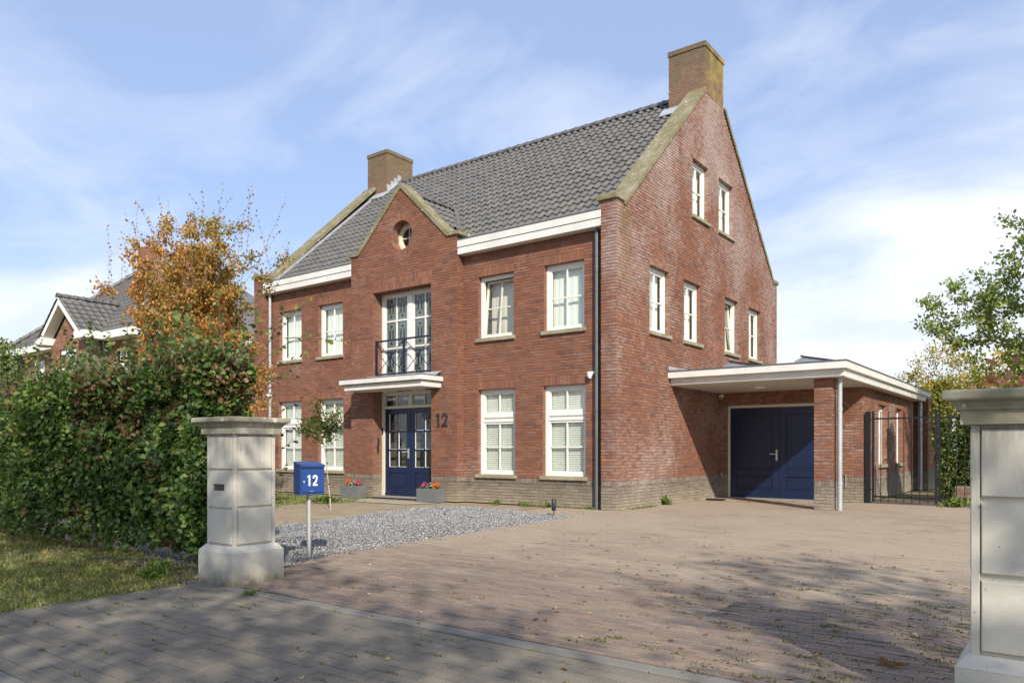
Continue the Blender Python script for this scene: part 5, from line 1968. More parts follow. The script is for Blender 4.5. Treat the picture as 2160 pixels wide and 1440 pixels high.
# density falls with distance from the camera
xs_ = HX1 - (HX1 - HX0) * rg.random(nleaf) ** 1.55
P = np.zeros((nleaf, 3)); Nf = np.zeros((nleaf, 3))
dep = rg.random(nleaf) ** 1.3 * 0.30
f0 = face == 0; f1 = face == 1; f2 = face == 2
P[f0] = np.stack([xs_[f0], HY0 + dep[f0], rg.uniform(0.06, HZT, f0.sum())], 1); Nf[f0] = (0, -1, 0.25)
P[f1] = np.stack([xs_[f1], rg.uniform(HY0, HY1, f1.sum()), HZT - dep[f1]], 1); Nf[f1] = (0, -0.2, 1)
P[f2] = np.stack([HX1 - dep[f2] * 0.6, rg.uniform(HY0, HY1, f2.sum()), rg.uniform(0.1, HZT, f2.sum())], 1); Nf[f2] = (1, -0.2, 0.3)
b1 = lump(P, 3.1, 3) - 0.5; b2 = lump(P, 8.0, 4) - 0.5
b3 = lump(P, 1.5, 17) - 0.5
P += Nf * (b1 * 0.42 + b2 * 0.22 + b3 * 0.30)[:, None]
hi_ = P[:, 2] > 1.5
P[hi_, 2] -= 0.14 * np.clip((-1.7 - P[hi_, 0]) / 1.2, 0, 1) + 0.10 * np.clip((P[hi_, 0] + 0.1) / 0.4, 0, 1)
P[f1, 2] += 0.16 * np.exp(-((P[f1, 0] + 0.9) / 1.1) ** 2)
# the foot of the hedge tucks in and rises, the top is ragged
lowm = P[:, 2] < 0.5
P[lowm, 1] += (0.5 - P[lowm, 2]) * 0.22
keep = (P[:, 2] > 0.02 + 0.16 * lump(P, 4, 9))
P, Nf = P[keep], Nf[keep]
n = len(P)
D = Nf * 0.35 + rg.normal(0, 0.7, (n, 3)) + np.array([0.1, 0, -0.15])
Nn = norm(Nf + rg.normal(0, 0.55, (n, 3)) + np.array([0, 0, 0.35]))
C = palette(n, GREENS, [2.5, 4, 4, 1.6, 1.8], 0.22)
brown = np.clip((lump(P, 4.4, 12) * 0.6 + lump(P, 9.0, 13) * 0.4 - 0.53) * 6, 0, 1) * 0.52
bm_ = rg.random(n) < brown
C[bm_] = palette(int(bm_.sum()), [(0.19, 0.105, 0.05), (0.14, 0.08, 0.04), (0.25, 0.16, 0.08)], [2, 2, 1])
yl = rg.random(n) < np.clip((lump(P, 2.0, 21) - 0.55) * 3, 0, 0.6)
C[yl & ~bm_] = palette(int((yl & ~bm_).sum()), [(0.13, 0.19, 0.03), (0.17, 0.22, 0.05)], [2, 1])
me = leaves_mesh('foliage', P - wloc(hedge), D, Nn, rg.uniform(0.046, 0.088, n), C, width=0.70)
o = link('foliage', me, hedge); o['kind'] = 'stuff'


# ragged shoots on top of the hedge, and the long sprays at its right end
def shoots(parent, starts, ends, mat, leafsz, pal, wts, every=0.055, name='shoot', r=0.004, leafname='shoot_leaves', jitter=0.02):
    sm = MB(); P, D = [], []
    for a, e in zip(starts, ends):
        a, e = np.array(a, float), np.array(e, float)
        L = np.linalg.norm(e - a); mid = (a + e) / 2 + RNG.normal(0, 0.06 * L, 3)
        path = [a * (1 - t) ** 2 + 2 * mid * t * (1 - t) + e * t * t for t in np.linspace(0, 1, 6)]
        sm.tube(path, list(np.linspace(r * 1.3, r * 0.4, 6)), 4, caps=False)
        nn = max(2, int(L / every))
        for k in range(nn):
            t = 0.25 + 0.78 * (k + 0.5) / nn
            q = a * (1 - t) ** 2 + 2 * mid * t * (1 - t) + e * t * t
            sd = norm(np.cross((e - a), RNG.normal(size=3)))
            P.append(q + RNG.normal(0, jitter * 0.3, 3)); D.append((e - a) / L * 0.5 + sd * 0.9)
    o1 = sm.build(name, mat, parent)
    P, D = np.array(P), np.array(D); n = len(P)
    me = leaves_mesh(leafname, P - wloc(parent), D, norm(RNG.normal(size=(n, 3)) + np.array([0, 0, 0.7])), leafsz * RNG.uniform(0.7, 1.2, n), palette(n, pal, wts), width=0.75)
    o2 = link(leafname, me, parent); o2['kind'] = 'stuff'
    o1['kind'] = 'stuff'


st, en = [], []
for _ in range(460):
    x = HX1 - (HX1 - HX0) * random.random() ** 1.4
    y = random.uniform(HY0, HY1)
    a = (x, y, HZT - 0.1)
    h = random.uniform(0.14, 0.46) if random.random() < 0.85 else random.uniform(0.4, 0.8)
    st.append(a); en.append((x + random.uniform(-0.2, 0.2), y + random.uniform(-0.15, 0.15), HZT - 0.1 + h))
shoots(hedge, st, en, 'bark', 0.06, GREENS + [(0.2, 0.11, 0.05)], [2, 3, 4, 1, 4, 1.5])


def world_at(px, py, Y):
    r_ = _F + _R * (px - 1080) / 1588 + np.array([0, 0, -1.0]) * (py - 947) / 1588
    t_ = (Y - CAM[1]) / r_[1]
    return CAM + r_ * t_


sp = [((548, 745), (640, 640)), ((560, 700), (700, 618)), ((556, 735), (600, 655)), ((545, 770), (668, 700)), ((600, 712), (742, 722)), ((545, 800), (655, 795)), ((560, 790), (648, 745)), ((548, 820), (625, 770)),
      ((570, 880), (640, 840)), ((575, 930), (620, 900)), ((575, 960), (632, 915)), ((575, 1010), (606, 975)), ((540, 700), (552, 655)), ((530, 720), (575, 690)), ((560, 850), (600, 800)), ((545, 840), (590, 870))]
st = [world_at(a[0], a[1], -8.0) for a, b_ in sp]; en = [world_at(b_[0], b_[1], -7.75) for a, b_ in sp]
shoots(hedge, st, en, 'bark', 0.062, [(0.14, 0.17, 0.03), (0.08, 0.11, 0.025), (0.22, 0.22, 0.04), (0.10, 0.055, 0.03)], [2, 2, 1.4, 1], every=0.085)

# orange beech behind the hedge
rgp = np.random.default_rng(5)
pts = blob_pts(300, (-6.55, -5.0, 3.75), (1.40, 1.1, 1.40), 31, 0.0, 1.5) + blob_pts(170, (-6.15, -5.0, 2.5), (1.55, 1.1, 1.2), 32, 0.0, 1.0)
# whips that rise out of the crown
for k in range(46):
    a = rgp.uniform(-1, 1)
    pts.append((-6.5 + a * 1.75, -5.0 + rgp.uniform(-1, 1), 4.7 + rgp.uniform(0.0, 1.25) * (1.0 - 0.30 * abs(a)) - abs(a) * 0.5))
tree('beech_tree', 'young beech tree turning orange behind the hedge, left of the house', (-6.8, -5.0, 0), (-6.75, -5.0, 1.7), pts, 0.064, 84,
     [(0.54, 0.25, 0.07), (0.44, 0.17, 0.06), (0.58, 0.34, 0.11), (0.32, 0.24, 0.07), (0.19, 0.18, 0.05)], [4, 2.2, 3.2, 1.7, 1.0], spread=0.085, r0=0.06,
     lump_cols=((1.3, 8), [(0.28, 0.25, 0.07), (0.16, 0.18, 0.045), (0.46, 0.28, 0.08)]), twig_r=0.004)
# thin wands with few leaves at the very top
st, en = [], []
bt = thing('beech_shoots', 'bare thin upright shoots with few leaves above the orange beech crown', 'shoots', (-6.7, -5, 4))
for k in range(60):
    x = -6.5 + rgp.uniform(-2.0, 2.1); z0_ = 4.5 - 0.25 * abs(x + 6.5)
    st.append((x, -5 + rgp.uniform(-0.8, 0.8), z0_)); en.append((x + (x + 6.7) * 0.15 + rgp.uniform(-0.2, 0.2), -5 + rgp.uniform(-0.9, 0.9), z0_ + rgp.uniform(0.7, 1.9)))
shoots(bt, st, en, 'bark', 0.05, [(0.34, 0.15, 0.05), (0.24, 0.16, 0.07), (0.40, 0.22, 0.08)], [1, 1, 1], every=0.10, r=0.0028, jitter=0.03)
bt.name = 'beech_shoot'

# small autumn shrub left of it and a taller clipped hedge at the far left
pts = blob_pts(60, (-9.6, -5.6, 2.3), (1.3, 0.8, 0.95), 41, 0, 1.0)
tree('hornbeam_shrub', 'straw coloured shrub in front of the neighbouring house', (-9.6, -5.6, 0), (-9.6, -5.6, 1.4), pts, 0.065, 60,
     [(0.40, 0.27, 0.10), (0.30, 0.17, 0.07), (0.20, 0.18, 0.05), (0.24, 0.12, 0.06)], [3, 2, 1.2, 1], spread=0.16, r0=0.04, cat='shrub')
hc2 = thing('clipped_hedge', 'tall yellow green clipped hedge at the far left edge', 'hedge', (-14, -5.5, 0))
n = 9000
P = np.stack([RNG.uniform(-17.0, -12.9, n), RNG.uniform(-6.0, -5.3, n), 3.72 - RNG.random(n) ** 1.3 * 2.8], 1)
edge = RNG.random(n) < 0.7
P[edge, 1] = -6.0 + RNG.random(edge.sum()) ** 2 * 0.3
C = palette(n, [(0.18, 0.23, 0.035), (0.11, 0.17, 0.03), (0.26, 0.27, 0.06), (0.07, 0.11, 0.025)], [3, 3, 1, 1])
me = leaves_mesh('foliage', P - wloc(hc2) + (lump(P, 4, 7) - 0.5)[:, None] * np.array([0, -0.3, 0.2]), RNG.normal(size=(n, 3)), norm(RNG.normal(size=(n, 3)) + np.array([0, -0.8, 0.5])), RNG.uniform(0.05, 0.09, n), C)
o = link('foliage', me, hc2); o['kind'] = 'stuff'
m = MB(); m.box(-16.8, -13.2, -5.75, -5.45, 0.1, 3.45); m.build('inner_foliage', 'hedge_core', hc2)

# small tree with pale stem in the front garden
pts = blob_pts(30, (-5.13, -3.03, 1.72), (0.50, 0.42, 0.42), 51, 0, 1.25)
tree('standard_tree', 'small round headed tree on a thin pale leaning stem by the front door path', (-4.82, -3.03, 0), (-5.02, -3.03, 1.32), pts, 0.065, 42,
     [(0.05, 0.085, 0.02), (0.085, 0.13, 0.03), (0.14, 0.18, 0.04), (0.20, 0.14, 0.06)], [3, 3, 1.5, 1], spread=0.085, r0=0.014, bark='bark_pale',
     lump_cols=((2.0, 4), [(0.20, 0.13, 0.06), (0.12, 0.11, 0.04)]), twig_r=0.003)
m = MB()
for f in (0.14, 0.30, 0.42, 0.55, 0.7):
    x, z = -4.82 - 0.2 * f / 1.0, 1.32 * f
    m.tube([(x, -3.03, z * 1.25), (x - 0.003, -3.03, z * 1.25 + 0.02)], 0.019, 10)
m.build('stem_tie', 'digit_dark', bpy.data.objects['standard_tree'])

# trees to the right behind the gate
pts = []
for (c, r, n_, sd) in (((7.15, 9.3, 6.2), (1.6, 1.5, 2.0), 130, 61), ((5.35, 9.6, 4.7), (1.6, 1.3, 1.3), 95, 62), ((7.9, 9.3, 4.4), (2.4, 1.6, 2.0), 150, 63), ((6.8, 9.6, 3.2), (2.2, 1.4, 1.1), 120, 64)):
    pts += blob_pts(n_, c, r, sd)
tree('oak_tree', 'open green oak tree above the gate at the right edge', (8.0, 9.5, 0), (7.7, 9.4, 2.6), pts, 0.105, 44,
     [(0.21, 0.28, 0.08), (0.28, 0.35, 0.11), (0.36, 0.39, 0.13), (0.15, 0.21, 0.065)], [3, 3, 1.8, 1.3], spread=0.135, r0=0.13, twig_r=0.008,
     lump_cols=((0.9, 14), [(0.26, 0.27, 0.06), (0.19, 0.22, 0.06)]))
for (nm_, lab, c, r, n_, sd) in (('maple_tree', 'yellow autumn maple behind the gate beside the green oak', (6.2, 16.5, 3.2), (2.2, 1.5, 1.6), 150, 71),
                                 ('maple_tree', 'yellow autumn maple whose top shows above the flat roof edge', (2.6, 24.0, 3.9), (2.1, 1.3, 2.0), 90, 72),
                                 ('maple_tree', 'low golden maple filling the gap behind the right pillar cap', (10.5, 14.5, 2.6), (3.2, 1.5, 1.5), 100, 73)):
    tree(nm_, lab, (c[0], c[1], 0), (c[0], c[1], 1.4), blob_pts(n_, c, r, sd), 0.11, 60,
         [(0.42, 0.33, 0.04), (0.48, 0.30, 0.04), (0.26, 0.25, 0.04), (0.16, 0.18, 0.03)], [3, 1.8, 2, 1.4], spread=0.24, r0=0.09, group='yellow autumn trees behind the passage', twig_r=0.008)

# climbing hedge behind the gate
hb = thing('passage_hedge', 'leafy green and yellow hedge behind the right half of the steel gate', 'hedge', (5.8, 7.2, 0))
n = 20000
P = np.stack([RNG.uniform(4.5, 8.6, n), RNG.uniform(6.9, 8.1, n), RNG.uniform(0.12, 2.75, n)], 1)
fr_ = RNG.random(n)
P[fr_ < 0.6, 1] = 6.9 + RNG.random((fr_ < 0.6).sum()) ** 2 * 0.35
sd_ = (fr_ > 0.6) & (fr_ < 0.85); P[sd_, 0] = 4.55 + RNG.random(sd_.sum()) ** 2 * 0.3
P += (lump(P, 5, 5) - 0.5)[:, None] * np.array([-0.35, -0.35, 0.35])
C = palette(n, [(0.07, 0.12, 0.025), (0.11, 0.17, 0.03), (0.05, 0.08, 0.02), (0.20, 0.23, 0.04), (0.26, 0.14, 0.06)], [3, 3, 2, 1.4, 0.5])
top_ = P[:, 2] > 1.9
C[top_] = palette(int(top_.sum()), [(0.26, 0.25, 0.04), (0.16, 0.19, 0.035), (0.30, 0.24, 0.06)], [2, 2, 1])
me = leaves_mesh('foliage', P - wloc(hb), RNG.normal(size=(n, 3)) + np.array([0, -0.5, -0.3]), norm(RNG.normal(size=(n, 3)) + np.array([0, -1, 0.4])), RNG.uniform(0.05, 0.085, n), C)
o = link('foliage', me, hb); o['kind'] = 'stuff'
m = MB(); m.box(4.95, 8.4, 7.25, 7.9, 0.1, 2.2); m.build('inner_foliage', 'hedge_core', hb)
# low brick wall at the foot of that hedge
lw = thing('low_brick_wall', 'low weathered brick wall at the foot of the hedge behind the gate', 'wall', (5.8, 6.5, 0))
pieces = []; bk = MB()
lay_wall(((5.0, 6.45, 0), Hx, -Hy), lambda v: (0, 2.0), 0.0, 0.38, [], [], lambda v: pick(quant([((0.22, 0.12, 0.08), 2), ((0.24, 0.18, 0.13), 2)])), pieces, bk, off=20)
bk.box(5.0, 7.0, 6.452, 6.55, 0, 0.38)
bk.build('wall_core', 'mortar', lw)
piece_objects(pieces, 60, 'brick', 'brickwork', 'brick_plain', lw)

# copper beech sprig over the right pillar
cb = thing('copper_beech_shrub', 'coppery brown leaves showing just above the right pillar cap', 'shrub', (7.2, -7.9, 0))
sp = [((2060, 850), (2075, 800)), ((2100, 850), (2108, 765)), ((2120, 850), (2115, 800)), ((2150, 850), (2135, 760)), ((2165, 850), (2165, 770)), ((2140, 840), (2122, 800)), ((2175, 850), (2150, 800)), ((2185, 860), (2170, 790))]
st = [world_at(a[0], a[1], -8.2) for a, b_ in sp]; en = [world_at(b_[0], b_[1], -8.25) for a, b_ in sp]
shoots(cb, st, en, 'bark', 0.070, [(0.36, 0.17, 0.10), (0.25, 0.12, 0.07), (0.42, 0.24, 0.15)], [2, 2, 1], every=0.075, r=0.003)
m = MB()
for k in range(7):
    x = 7.0 + 0.1 * k; m.tube([(x, -8.1, -0.02), (x + 0.02, -8.15, 0.8), (x + 0.05, -8.2, 1.45)], [0.012, 0.009, 0.005], 5)
m.build('stems', 'bark', cb)

# street trees behind the camera whose shade dapples the foreground
SHT = [((4.6, -15.4, 6.8), (2.5, 1.9, 1.8), 110), ((8.4, -16.6, 7.2), (2.2, 2.0, 1.9), 105), ((12.3, -17.8, 6.8), (2.4, 2.0, 1.9), 95), ((15.4, -14.4, 7.2), (2.5, 2.2, 2.2), 100), ((0.8, -15.6, 6.8), (2.5, 1.9, 1.8), 100)]
SHL = ['street tree opposite the hedge, behind the viewpoint', 'street tree across the road, second from the left', 'street tree across the road, third from the left', 'broad tree beyond the right gate pillar, outside the view', 'street tree furthest left across the road']
for (c, r, n_), lab in zip(SHT, SHL):
    tree('street_tree', lab, (c[0], c[1], 0), (c[0], c[1], c[2] - r[2]), blob_pts(n_, c, r, int(c[0] * 10)), 0.16, 16 if c[0] < 5 else 22, GREENS, [1, 2, 2, 1, 1], group='street trees opposite the house', spread=0.30, r0=0.13, twig_r=0.01)

# ---------------------------------------------------------------- grass, weeds and fallen leaves


def blades(P, h, pal, wts, name, lean=0.5, wd=0.004):
    n = len(P)
    D = norm(RNG.normal(size=(n, 3)) * lean + np.array([0, 0, 1.0])); D[:, 2] = np.abs(D[:, 2]); S = norm(np.cross(D, RNG.normal(size=(n, 3)))) * wd
    H_ = h[:, None] if hasattr(h, '__len__') else h
    v = np.stack([P - S, P + S, P + D * H_ * 0.6 + S * 0.7 + RNG.normal(0, 0.003, (n, 3)), P + D * H_ + norm(RNG.normal(size=(n, 3))) * H_ * 0.25], 1)
    q = (np.arange(n) * 4)[:, None] + np.array([[0, 1, 2, 3]])
    return np_mesh(name, v.reshape(-1, 3), q, np.repeat(palette(n, pal, wts), 4, 0), 'grass_blade')


n = 80000
x = 0.84 - (RNG.random(n) ** 1.3) * 7.5; y = RNG.uniform(-11.36, -8.55, n)
P = np.stack([x, y, np.full(n, -0.022)], 1)
bare = lump(P, 2.4, 33)
edge = np.clip((0.84 - x) / 0.35, 0, 1)
keep = (RNG.random(n) < np.clip(1.25 - 1.3 * np.clip(bare - 0.35, 0, 1) * 2.2, 0.08, 1)) & (RNG.random(n) < 0.15 + 0.85 * edge) & ~((x > 0.68) & (y > -9.3)) & (RNG.random(n) < np.where((x > 0.0) & (y > -9.6), 0.35, 1.0))
P = P[keep]
hgt = RNG.uniform(0.018, 0.055, len(P)) * (0.7 + 0.8 * lump(P, 5, 2))
me = blades(P, hgt, [(0.17, 0.22, 0.045), (0.25, 0.29, 0.065), (0.38, 0.34, 0.13), (0.48, 0.40, 0.21), (0.12, 0.17, 0.04)], [3, 3, 2.0, 1.8, 1.5], 'grass', 0.8, 0.0022)
tag(link('grass', me), 'patchy mown grass verge in front of the beech hedge', 'grass', kind='stuff')
m = MB(); m.poly([(-30, -11.36, -0.020), (0.84, -11.36, -0.020), (0.84, -8.45, -0.020), (-30, -8.45, -0.020)]); m.build('grass_verge', 'ground', kind='structure')
n = 16000
P = np.stack([RNG.uniform(-12, -5.2, n), RNG.uniform(-5.5, -0.2, n), np.full(n, -0.02)], 1)
P = P[(P[:, 0] < -6.3 + 0.3 * np.sin(P[:, 1] * 3)) | (RNG.random(n) < 0.04)]
me = blades(P, RNG.uniform(0.03, 0.09, len(P)), [(0.13, 0.20, 0.03), (0.20, 0.26, 0.05), (0.09, 0.14, 0.02), (0.28, 0.26, 0.08)], [3, 2, 2, 1], 'lawn', 0.6, 0.004)
tag(link('lawn', me), 'bright green lawn patch between the pillar and the house wall', 'grass', kind='stuff')

# moss and small weeds in the joints
cl = []
for _ in range(90):
    x = random.uniform(0.9, 7.0); y = random.uniform(-11.3, -9.3)
    y = -11.345 + round((y + 11.345) / 0.1025) * 0.1025
    cl.append((x, y, random.uniform(0.02, 0.06), 14, 0.5))
for _ in range(150):
    x = 7.0 - 5.4 * random.random() ** 1.3; y = random.uniform(-9.1, -3.5)
    cl.append((x, y, random.uniform(0.02, 0.06), 16, 1.0))
for _ in range(130):
    x = 6.9 - 2.4 * random.random() ** 1.5; y = random.uniform(-9.1, -6.2)
    cl.append((x, y, random.uniform(0.03, 0.07), 20, 0.5))
for px, py, s in ((545, 1248, .1), (925, 1138, .09), (740, 1168, .06), (1260, 1350, .07), (2000, 1400, .13), (1500, 1405, .13), (1600, 1432, .12), (1770, 1430, .14), (1700, 1385, .08), (1960, 1340, .12), (1930, 1290, .1), (1450, 1415, .1), (1300, 1345, .05), (1980, 1370, .12), (1810, 1395, .08)):
    r_ = _F + _R * (px - 1080) / 1588 + np.array([0, 0, -1.0]) * (py - 947) / 1588
    q = CAM + r_ * (-CAM[2] / r_[2]); cl.append((q[0], q[1], s, 60, 1.0))
P = []
for (x, y, s, k, asp) in cl:
    P.append(np.stack([RNG.normal(x, s * 0.8, k), RNG.normal(y, s * 0.30 * asp, k), np.zeros(k)], 1))
P = np.concatenate(P); n = len(P)
me = leaves_mesh('joint_weeds', P, RNG.normal(size=(n, 3)) * np.array([1, 1, 0.5]) + np.array([0, 0, 0.5]), norm(RNG.normal(size=(n, 3)) + np.array([0, 0, 1.2])), RNG.uniform(0.008, 0.026, n), palette(n, [(0.15, 0.165, 0.045), (0.20, 0.20, 0.06), (0.10, 0.11, 0.035), (0.24, 0.19, 0.09)], [3, 1.5, 2, 1.4]), width=0.5)
tag(link('joint_weeds', me), 'moss and small weeds growing in the paving joints', 'weeds', kind='stuff')

# larger weeds one can point to
for (x, y, s, k, hgt_, lab) in ((0.30, -9.35, 0.16, 110, 0.13, 'dandelion weed clump on the verge just left of the gate pillar'),
                                (-0.15, -9.05, 0.15, 80, 0.12, 'leafy weed at the hedge foot left of the gate pillar'),
                                (0.02, 2.05, 0.11, 90, 0.22, 'bright green weed at the foot of the gable wall'),
                                (1.72, -9.28, 0.07, 60, 0.05, 'bright green weed in the joint beside the pillar base'),
                                (-2.95, -0.04, 0.12, 60, 0.12, 'grassy weed at the wall below the left of the two right windows'),
                                (-1.6, 0.02, 0.20, 100, 0.12, 'spreading weed at the wall under the rightmost ground floor window'),
                                (-2.2, 0.0, 0.15, 80, 0.11, 'low weed at the wall between the two right windows'),
                                (-0.62, -0.02, 0.10, 60, 0.08, 'weed around the foot of the dark downpipe'),
                                (5.15, 5.05, 0.16, 130, 0.22, 'weed clump at the foot of the gate right of its lock'),
                                (5.55, 5.0, 0.14, 90, 0.12, 'broad leaved weed between the gate and the right pillar'),
                                (-6.35, -1.9, 0.16, 90, 0.16, 'yellow green plant on the lawn edge near the mailbox')):
    wd_ = thing('weed', lab, 'weed', (x, y, 0), 'weeds along the walls and paving')
    d = norm(RNG.normal(size=(k, 3)) + np.array([0, 0, 0.8])); d[:, 2] = np.abs(d[:, 2])
    P = np.stack([RNG.normal(0, s * 0.5, k), RNG.normal(0, s * 0.35, k), RNG.uniform(0, hgt_ * 0.4, k)], 1)
    link('leaves', leaves_mesh('leaves', P, d, RNG.normal(size=(k, 3)) + np.array([0, 0, 1]), RNG.uniform(0.35, 0.9, k) * hgt_, palette(k, [(0.13, 0.20, 0.03), (0.20, 0.27, 0.05), (0.09, 0.14, 0.025)], [3, 2, 2]), width=0.28), wd_)
# thin growth along wall feet
n = 2600
x = np.concatenate([RNG.uniform(-4.0, -0.1, 900), RNG.uniform(0.02, 0.14, 1300), RNG.uniform(2.95, 3.6, 400)])
y = np.concatenate([RNG.uniform(0.0, 0.18, 900), RNG.uniform(0.0, 2.2, 1300), RNG.uniform(2.4, 2.62, 400)])
P = np.stack([x, y, np.full(n, -0.005)], 1); P = P[lump(P, 4, 3) > 0.5]
me = blades(P, RNG.uniform(0.02, 0.06, len(P)), [(0.20, 0.22, 0.05), (0.14, 0.18, 0.03), (0.28, 0.23, 0.11)], [2, 2, 1.5], 'wall_weeds', 0.9, 0.004)
tag(link('wall_foot_growth', me), 'thin moss and seedlings along the foot of the walls', 'weeds', kind='stuff')

# fallen leaves
n = 900
zones = [((-1.0, 0.8), (-9.9, -9.0), 170), ((-5, 0.5), (-11.2, -9.0), 160), ((0.9, 2.0), (3.9, 4.6), 150), ((3.5, 7.0), (-9.0, -4.5), 130), ((0.5, 7), (-11.2, -2), 90), ((-3.6, 0.0), (-5, -0.6), 60), ((4.8, 6.4), (4.6, 5.2), 90)]
P = []
for (xa, xb), (ya, yb), k in zones: P.append(np.stack([RNG.uniform(xa, xb, k), RNG.uniform(ya, yb, k), RNG.uniform(0.004, 0.014, k)], 1))
P = np.concatenate(P); n = len(P)
D = RNG.normal(size=(n, 3)) * np.array([1, 1, 0.15])
me = leaves_mesh('fallen_leaves', P, D, norm(RNG.normal(size=(n, 3)) * 0.35 + np.array([0, 0, 1])), RNG.uniform(0.025, 0.05, n), palette(n, [(0.34, 0.20, 0.09), (0.24, 0.12, 0.05), (0.42, 0.32, 0.12), (0.45, 0.36, 0.22)], [2, 2, 1, 0.8]), fold=0.5)
tag(link('fallen_leaves', me), 'small brown and yellow fallen leaves scattered on paving and verge', 'leaves', kind='stuff')
q = CAM + (_F + _R * (1875 - 1080) / 1588 + np.array([0, 0, -1.0]) * (1407 - 947) / 1588) * (1588 / 460 * 1.2)
fl = thing('fallen_leaf', 'large curled brown leaf lying on the driveway near the right pillar', 'leaf', tuple(q))
D = np.array([[1, 0.2, 0.15], [-0.8, 0.5, 0.2], [0.5, -0.8, 0.3], [0.2, 0.9, 0.35]])
link('blade', leaves_mesh('blade', np.zeros((4, 3)) + np.array([0, 0, 0.012]), D, np.array([[0, 0, 1.0]] * 4) + RNG.normal(0, 0.3, (4, 3)), np.array([0.085, 0.07, 0.06, 0.05]), palette(4, [(0.30, 0.13, 0.04), (0.22, 0.09, 0.03)], [1, 1]), fold=0.6), fl)

# ---------------------------------------------------------------- neighbouring house
NB = thing('neighbouring_house', 'neighbouring brown brick house with grey hipped roof and white gabled dormer', 'house', (-27, 6, 0))
nx0, nx1, ny0, ny1, ne = -33.0, -21.0, 1.0, 11.5, 5.65
rA, rB, rz = (-28.2, 6.2), (-26.6, 6.2), 10.45
b = MB(); bc = BROWN[0][0]
nbp = []
lay_wall(((nx0 + 0.5, ny0 + 0.5, 0), Hx, -Hy), lambda v: (0, nx1 - nx0 - 1.0), 2.4, ne, [(1.6, 2.6, 3.2, 5.2), (9.4, 10.4, 3.2, 5.2)], [], lambda v: pick(BROWNQ), nbp, b, off=31)
lay_wall(((nx1 - 0.5, ny0 + 0.5, 0), Hy, Hx), lambda v: (0, 8), 2.4, ne, [], [], lambda v: pick(BROWNQ), nbp, b, off=32)
b.box(nx0 + 0.5, nx1 - 0.5, ny0 + 0.52, ny1 - 0.5, 0, 2.4)
b.build('wall', 'mortar', NB)
gx, gw = -25.40, 1.75
gy = 0.6


def grange(v):
    if v < 5.4: return (0.25, 2 * gw - 0.25)
    h = (v - 5.4) / 0.84
    return (0.25 + h, 2 * gw - 0.25 - h)


b2 = MB()
lay_wall(((gx - gw, gy, 0), Hx, -Hy), grange, 2.4, 7.1, [(gw - 0.75, gw + 0.75, 3.2, 5.25)], [], lambda v: pick(BROWNQ), nbp, b2, off=33)
b2.poly([(gx + gw - 0.25, gy, 2.4), (gx + gw - 0.25, ny0 + 0.5, 2.4), (gx + gw - 0.25, ny0 + 0.5, 5.5), (gx + gw - 0.25, gy, 5.5)])
dw_ = b2.build('dormer_wall', 'mortar', NB)
piece_objects(nbp, 0, 'brick', 'brickwork', 'brick_plain', dw_)
for (xa, xb, yy) in ((gx - 0.72, gx + 0.72, gy + 0.05), (nx0 + 2.12, nx0 + 3.08, ny0 + 0.56), (nx0 + 9.92, nx0 + 10.88, ny0 + 0.56)):
    m = MB(); z0_, z1_ = 3.2, 5.22
    m.box(xa, xa + 0.16, yy, yy + 0.08, z0_, z1_); m.box(xb - 0.16, xb, yy, yy + 0.08, z0_, z1_); m.box(xa + 0.16, xb - 0.16, yy, yy + 0.08, z1_ - 0.16, z1_); m.box(xa + 0.16, xb - 0.16, yy, yy + 0.08, z0_, z0_ + 0.1)
    m.box((xa + xb) / 2 - 0.05, (xa + xb) / 2 + 0.05, yy + 0.01, yy + 0.07, z0_ + 0.1, z1_ - 0.16)
    wn = m.build('window', 'white_paint', NB)
    m = MB(); m.box(xa + 0.1, xb - 0.1, yy + 0.04, yy + 0.05, z0_ + 0.05, z1_ - 0.1); m.build('glass', 'glass', wn)
    m = MB(); m.box(xa + 0.05, xb - 0.05, yy + 0.3, yy + 0.32, z0_, z1_); m.build('curtain', 'curtain_grey', wn)
# fascias
for bx_ in ((nx0 - 0.05, gx - gw, ny0 - 0.05, ny0 + 0.5), (gx + gw, nx1 + 0.05, ny0 - 0.05, ny0 + 0.5), (nx1 - 0.5, nx1 + 0.05, ny0 + 0.5, ny1)):
    m = MB(); m.box(*bx_, ne - 0.16, ne + 0.13); m.build('fascia', 'white_paint', NB)
for s in (-1, 1):
    xa, xb = sorted((gx + s * (gw + 0.45), gx + s * (gw - 0.35)))
    m = MB(); m.box(xa, xb, gy - 0.38, ny0 - 0.052, ne - 0.155, ne + 0.125); m.build('fascia', 'white_paint', NB)
m = MB()
for s in (-1, 1):
    p0 = np.array([gx + s * (gw + 0.16), gy - 0.36, ne - 0.22]); p1 = np.array([gx, gy - 0.36, ne + 1.33])
    q0 = p0 + np.array([0, 0, 0.24]); q1 = p1 + np.array([0, 0, 0.24])
    for pts_ in ([p0, p1, q1, q0], [p0 + Hy * 0.05, q0 + Hy * 0.05, q1 + Hy * 0.05, p1 + Hy * 0.05], [p0, p0 + Hy * 0.4, p1 + Hy * 0.4, p1]):
        m.poly(pts_ if s > 0 else pts_[::-1])
m.build('barge_board', 'white_paint', NB)
# tiled roof planes with real tiles on the front plane and the dormer
m = MB()
A_, B_, C_, D_ = (nx0, ny0, ne + 0.1), (nx1, ny0, ne + 0.1), (nx1, ny1, ne + 0.1), (nx0, ny1, ne + 0.1)
R1, R2 = (rA[0], rA[1], rz), (rB[0], rB[1], rz)
m.poly([A_, B_, R2, R1]); m.poly([B_, C_, R2]); m.poly([C_, D_, R1, R2]); m.poly([D_, A_, R1])
NR = m.build('roof', 'roof_felt', NB)


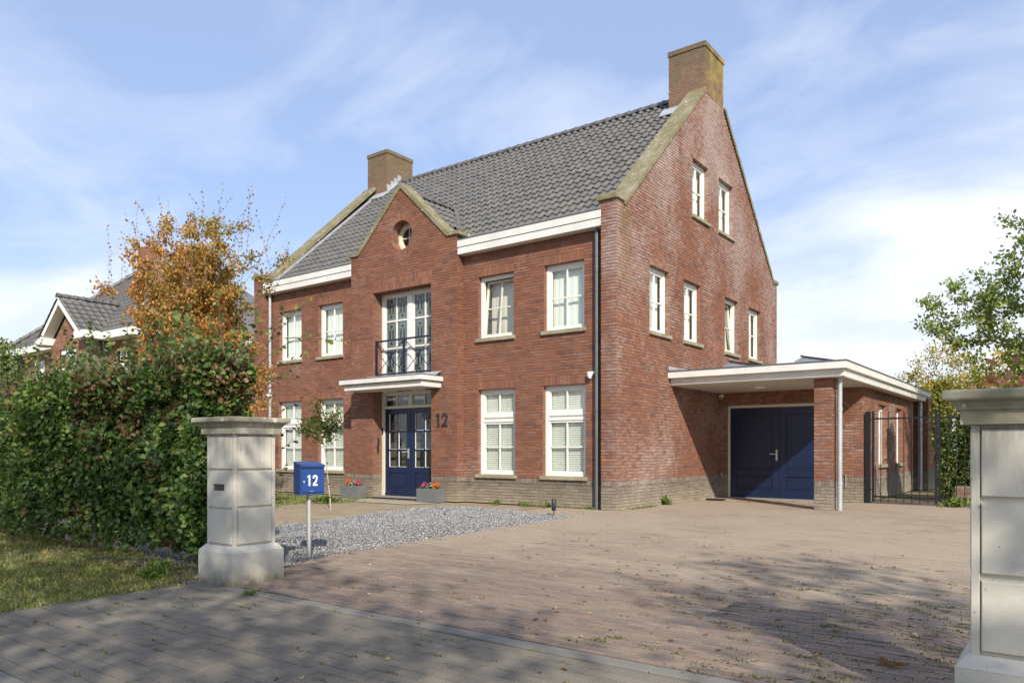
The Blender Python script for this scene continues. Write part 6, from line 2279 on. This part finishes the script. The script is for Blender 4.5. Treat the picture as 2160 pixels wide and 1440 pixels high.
def tile_plane(o, u, lenu, s, lens, keepfn, target, tw_=0.30, tg_=0.34):
    u = np.array(u, float); s = norm(np.array(s, float)[None])[0]; nn_ = np.cross(u, s)
    tv = [tile_mesh(u, s, nn_, c, wd=tw_, ln=tg_ + 0.05) for c in TILEC]
    for r in range(int(lens / tg_) + 1):
        for c in range(int(lenu / tw_) + 1):
            O = np.array(o) + u * c * tw_ + s * r * tg_
            mid = O + u * tw_ / 2 + s * tg_ / 2
            if not keepfn(mid): continue
            t_ = random.choice(tv); n0 = target.n
            target.v.extend([(x + O[0], y + O[1], z + O[2]) for x, y, z in t_.v])
            target.f.extend([tuple(a + n0 for a in f) for f in t_.f]); target.n += t_.n
            target.c.extend(t_.c); target.sm.extend(t_.sm)


T = MB()
slope_y = (rz - ne) / (rA[1] - ny0)


def in_front(p):
    h = (p[1] - ny0) / (rA[1] - ny0)
    return nx0 + (rA[0] - nx0) * h < p[0] < nx1 + (rB[0] - nx1) * h and h < 1 and not (abs(p[0] - gx) < 1.72 - (p[2] - ne) * 1.15)


tile_plane((nx0, ny0, ne + 0.1), Hx, nx1 - nx0, (0, rA[1] - ny0, rz - ne - 0.1), 8, in_front, T)
for s in (-1, 1):
    u_ = Hy if s > 0 else -Hy
    o_ = (gx + s * (gw + 0.22), gy - 0.38 if s > 0 else gy - 0.38 + 4.2, ne + 0.04)
    tile_plane(o_, u_, 3.9, (-s, 0, 0.81), 2.55, lambda p: p[2] > ne + (p[1] - ny0) * slope_y - 0.1 and (p[0] - gx) * s > 0.0, T)
T.build('roof_tiling', 'roof_tile', NR, kind='stuff')
ridge_tiles((gx, gy - 0.4, ne + 1.66), (gx, 2.8, ne + 1.66), NR, rad=0.14)
ridge_tiles(np.array(A_) + np.array([0, 0, 0.08]), np.array(R1) + np.array([0, 0, 0.08]), NR, rad=0.14)
ridge_tiles(np.array(B_) + np.array([0, 0, 0.08]), np.array(R2) + np.array([0, 0, 0.08]), NR, rad=0.14)
ridge_tiles(np.array(R1) + np.array([0, 0, 0.06]), np.array(R2) + np.array([0, 0, 0.06]), NR, rad=0.14)
m = MB(); m.box(-29.9, -29.1, 5.7, 6.6, 8.5, 11.1, BROWN[1][0]); m.build('chimney', 'brick_plain', NB)

print('objects', len(bpy.data.objects), 'tris~', sum(len(o.data.polygons) for o in bpy.data.objects if o.type == 'MESH'))
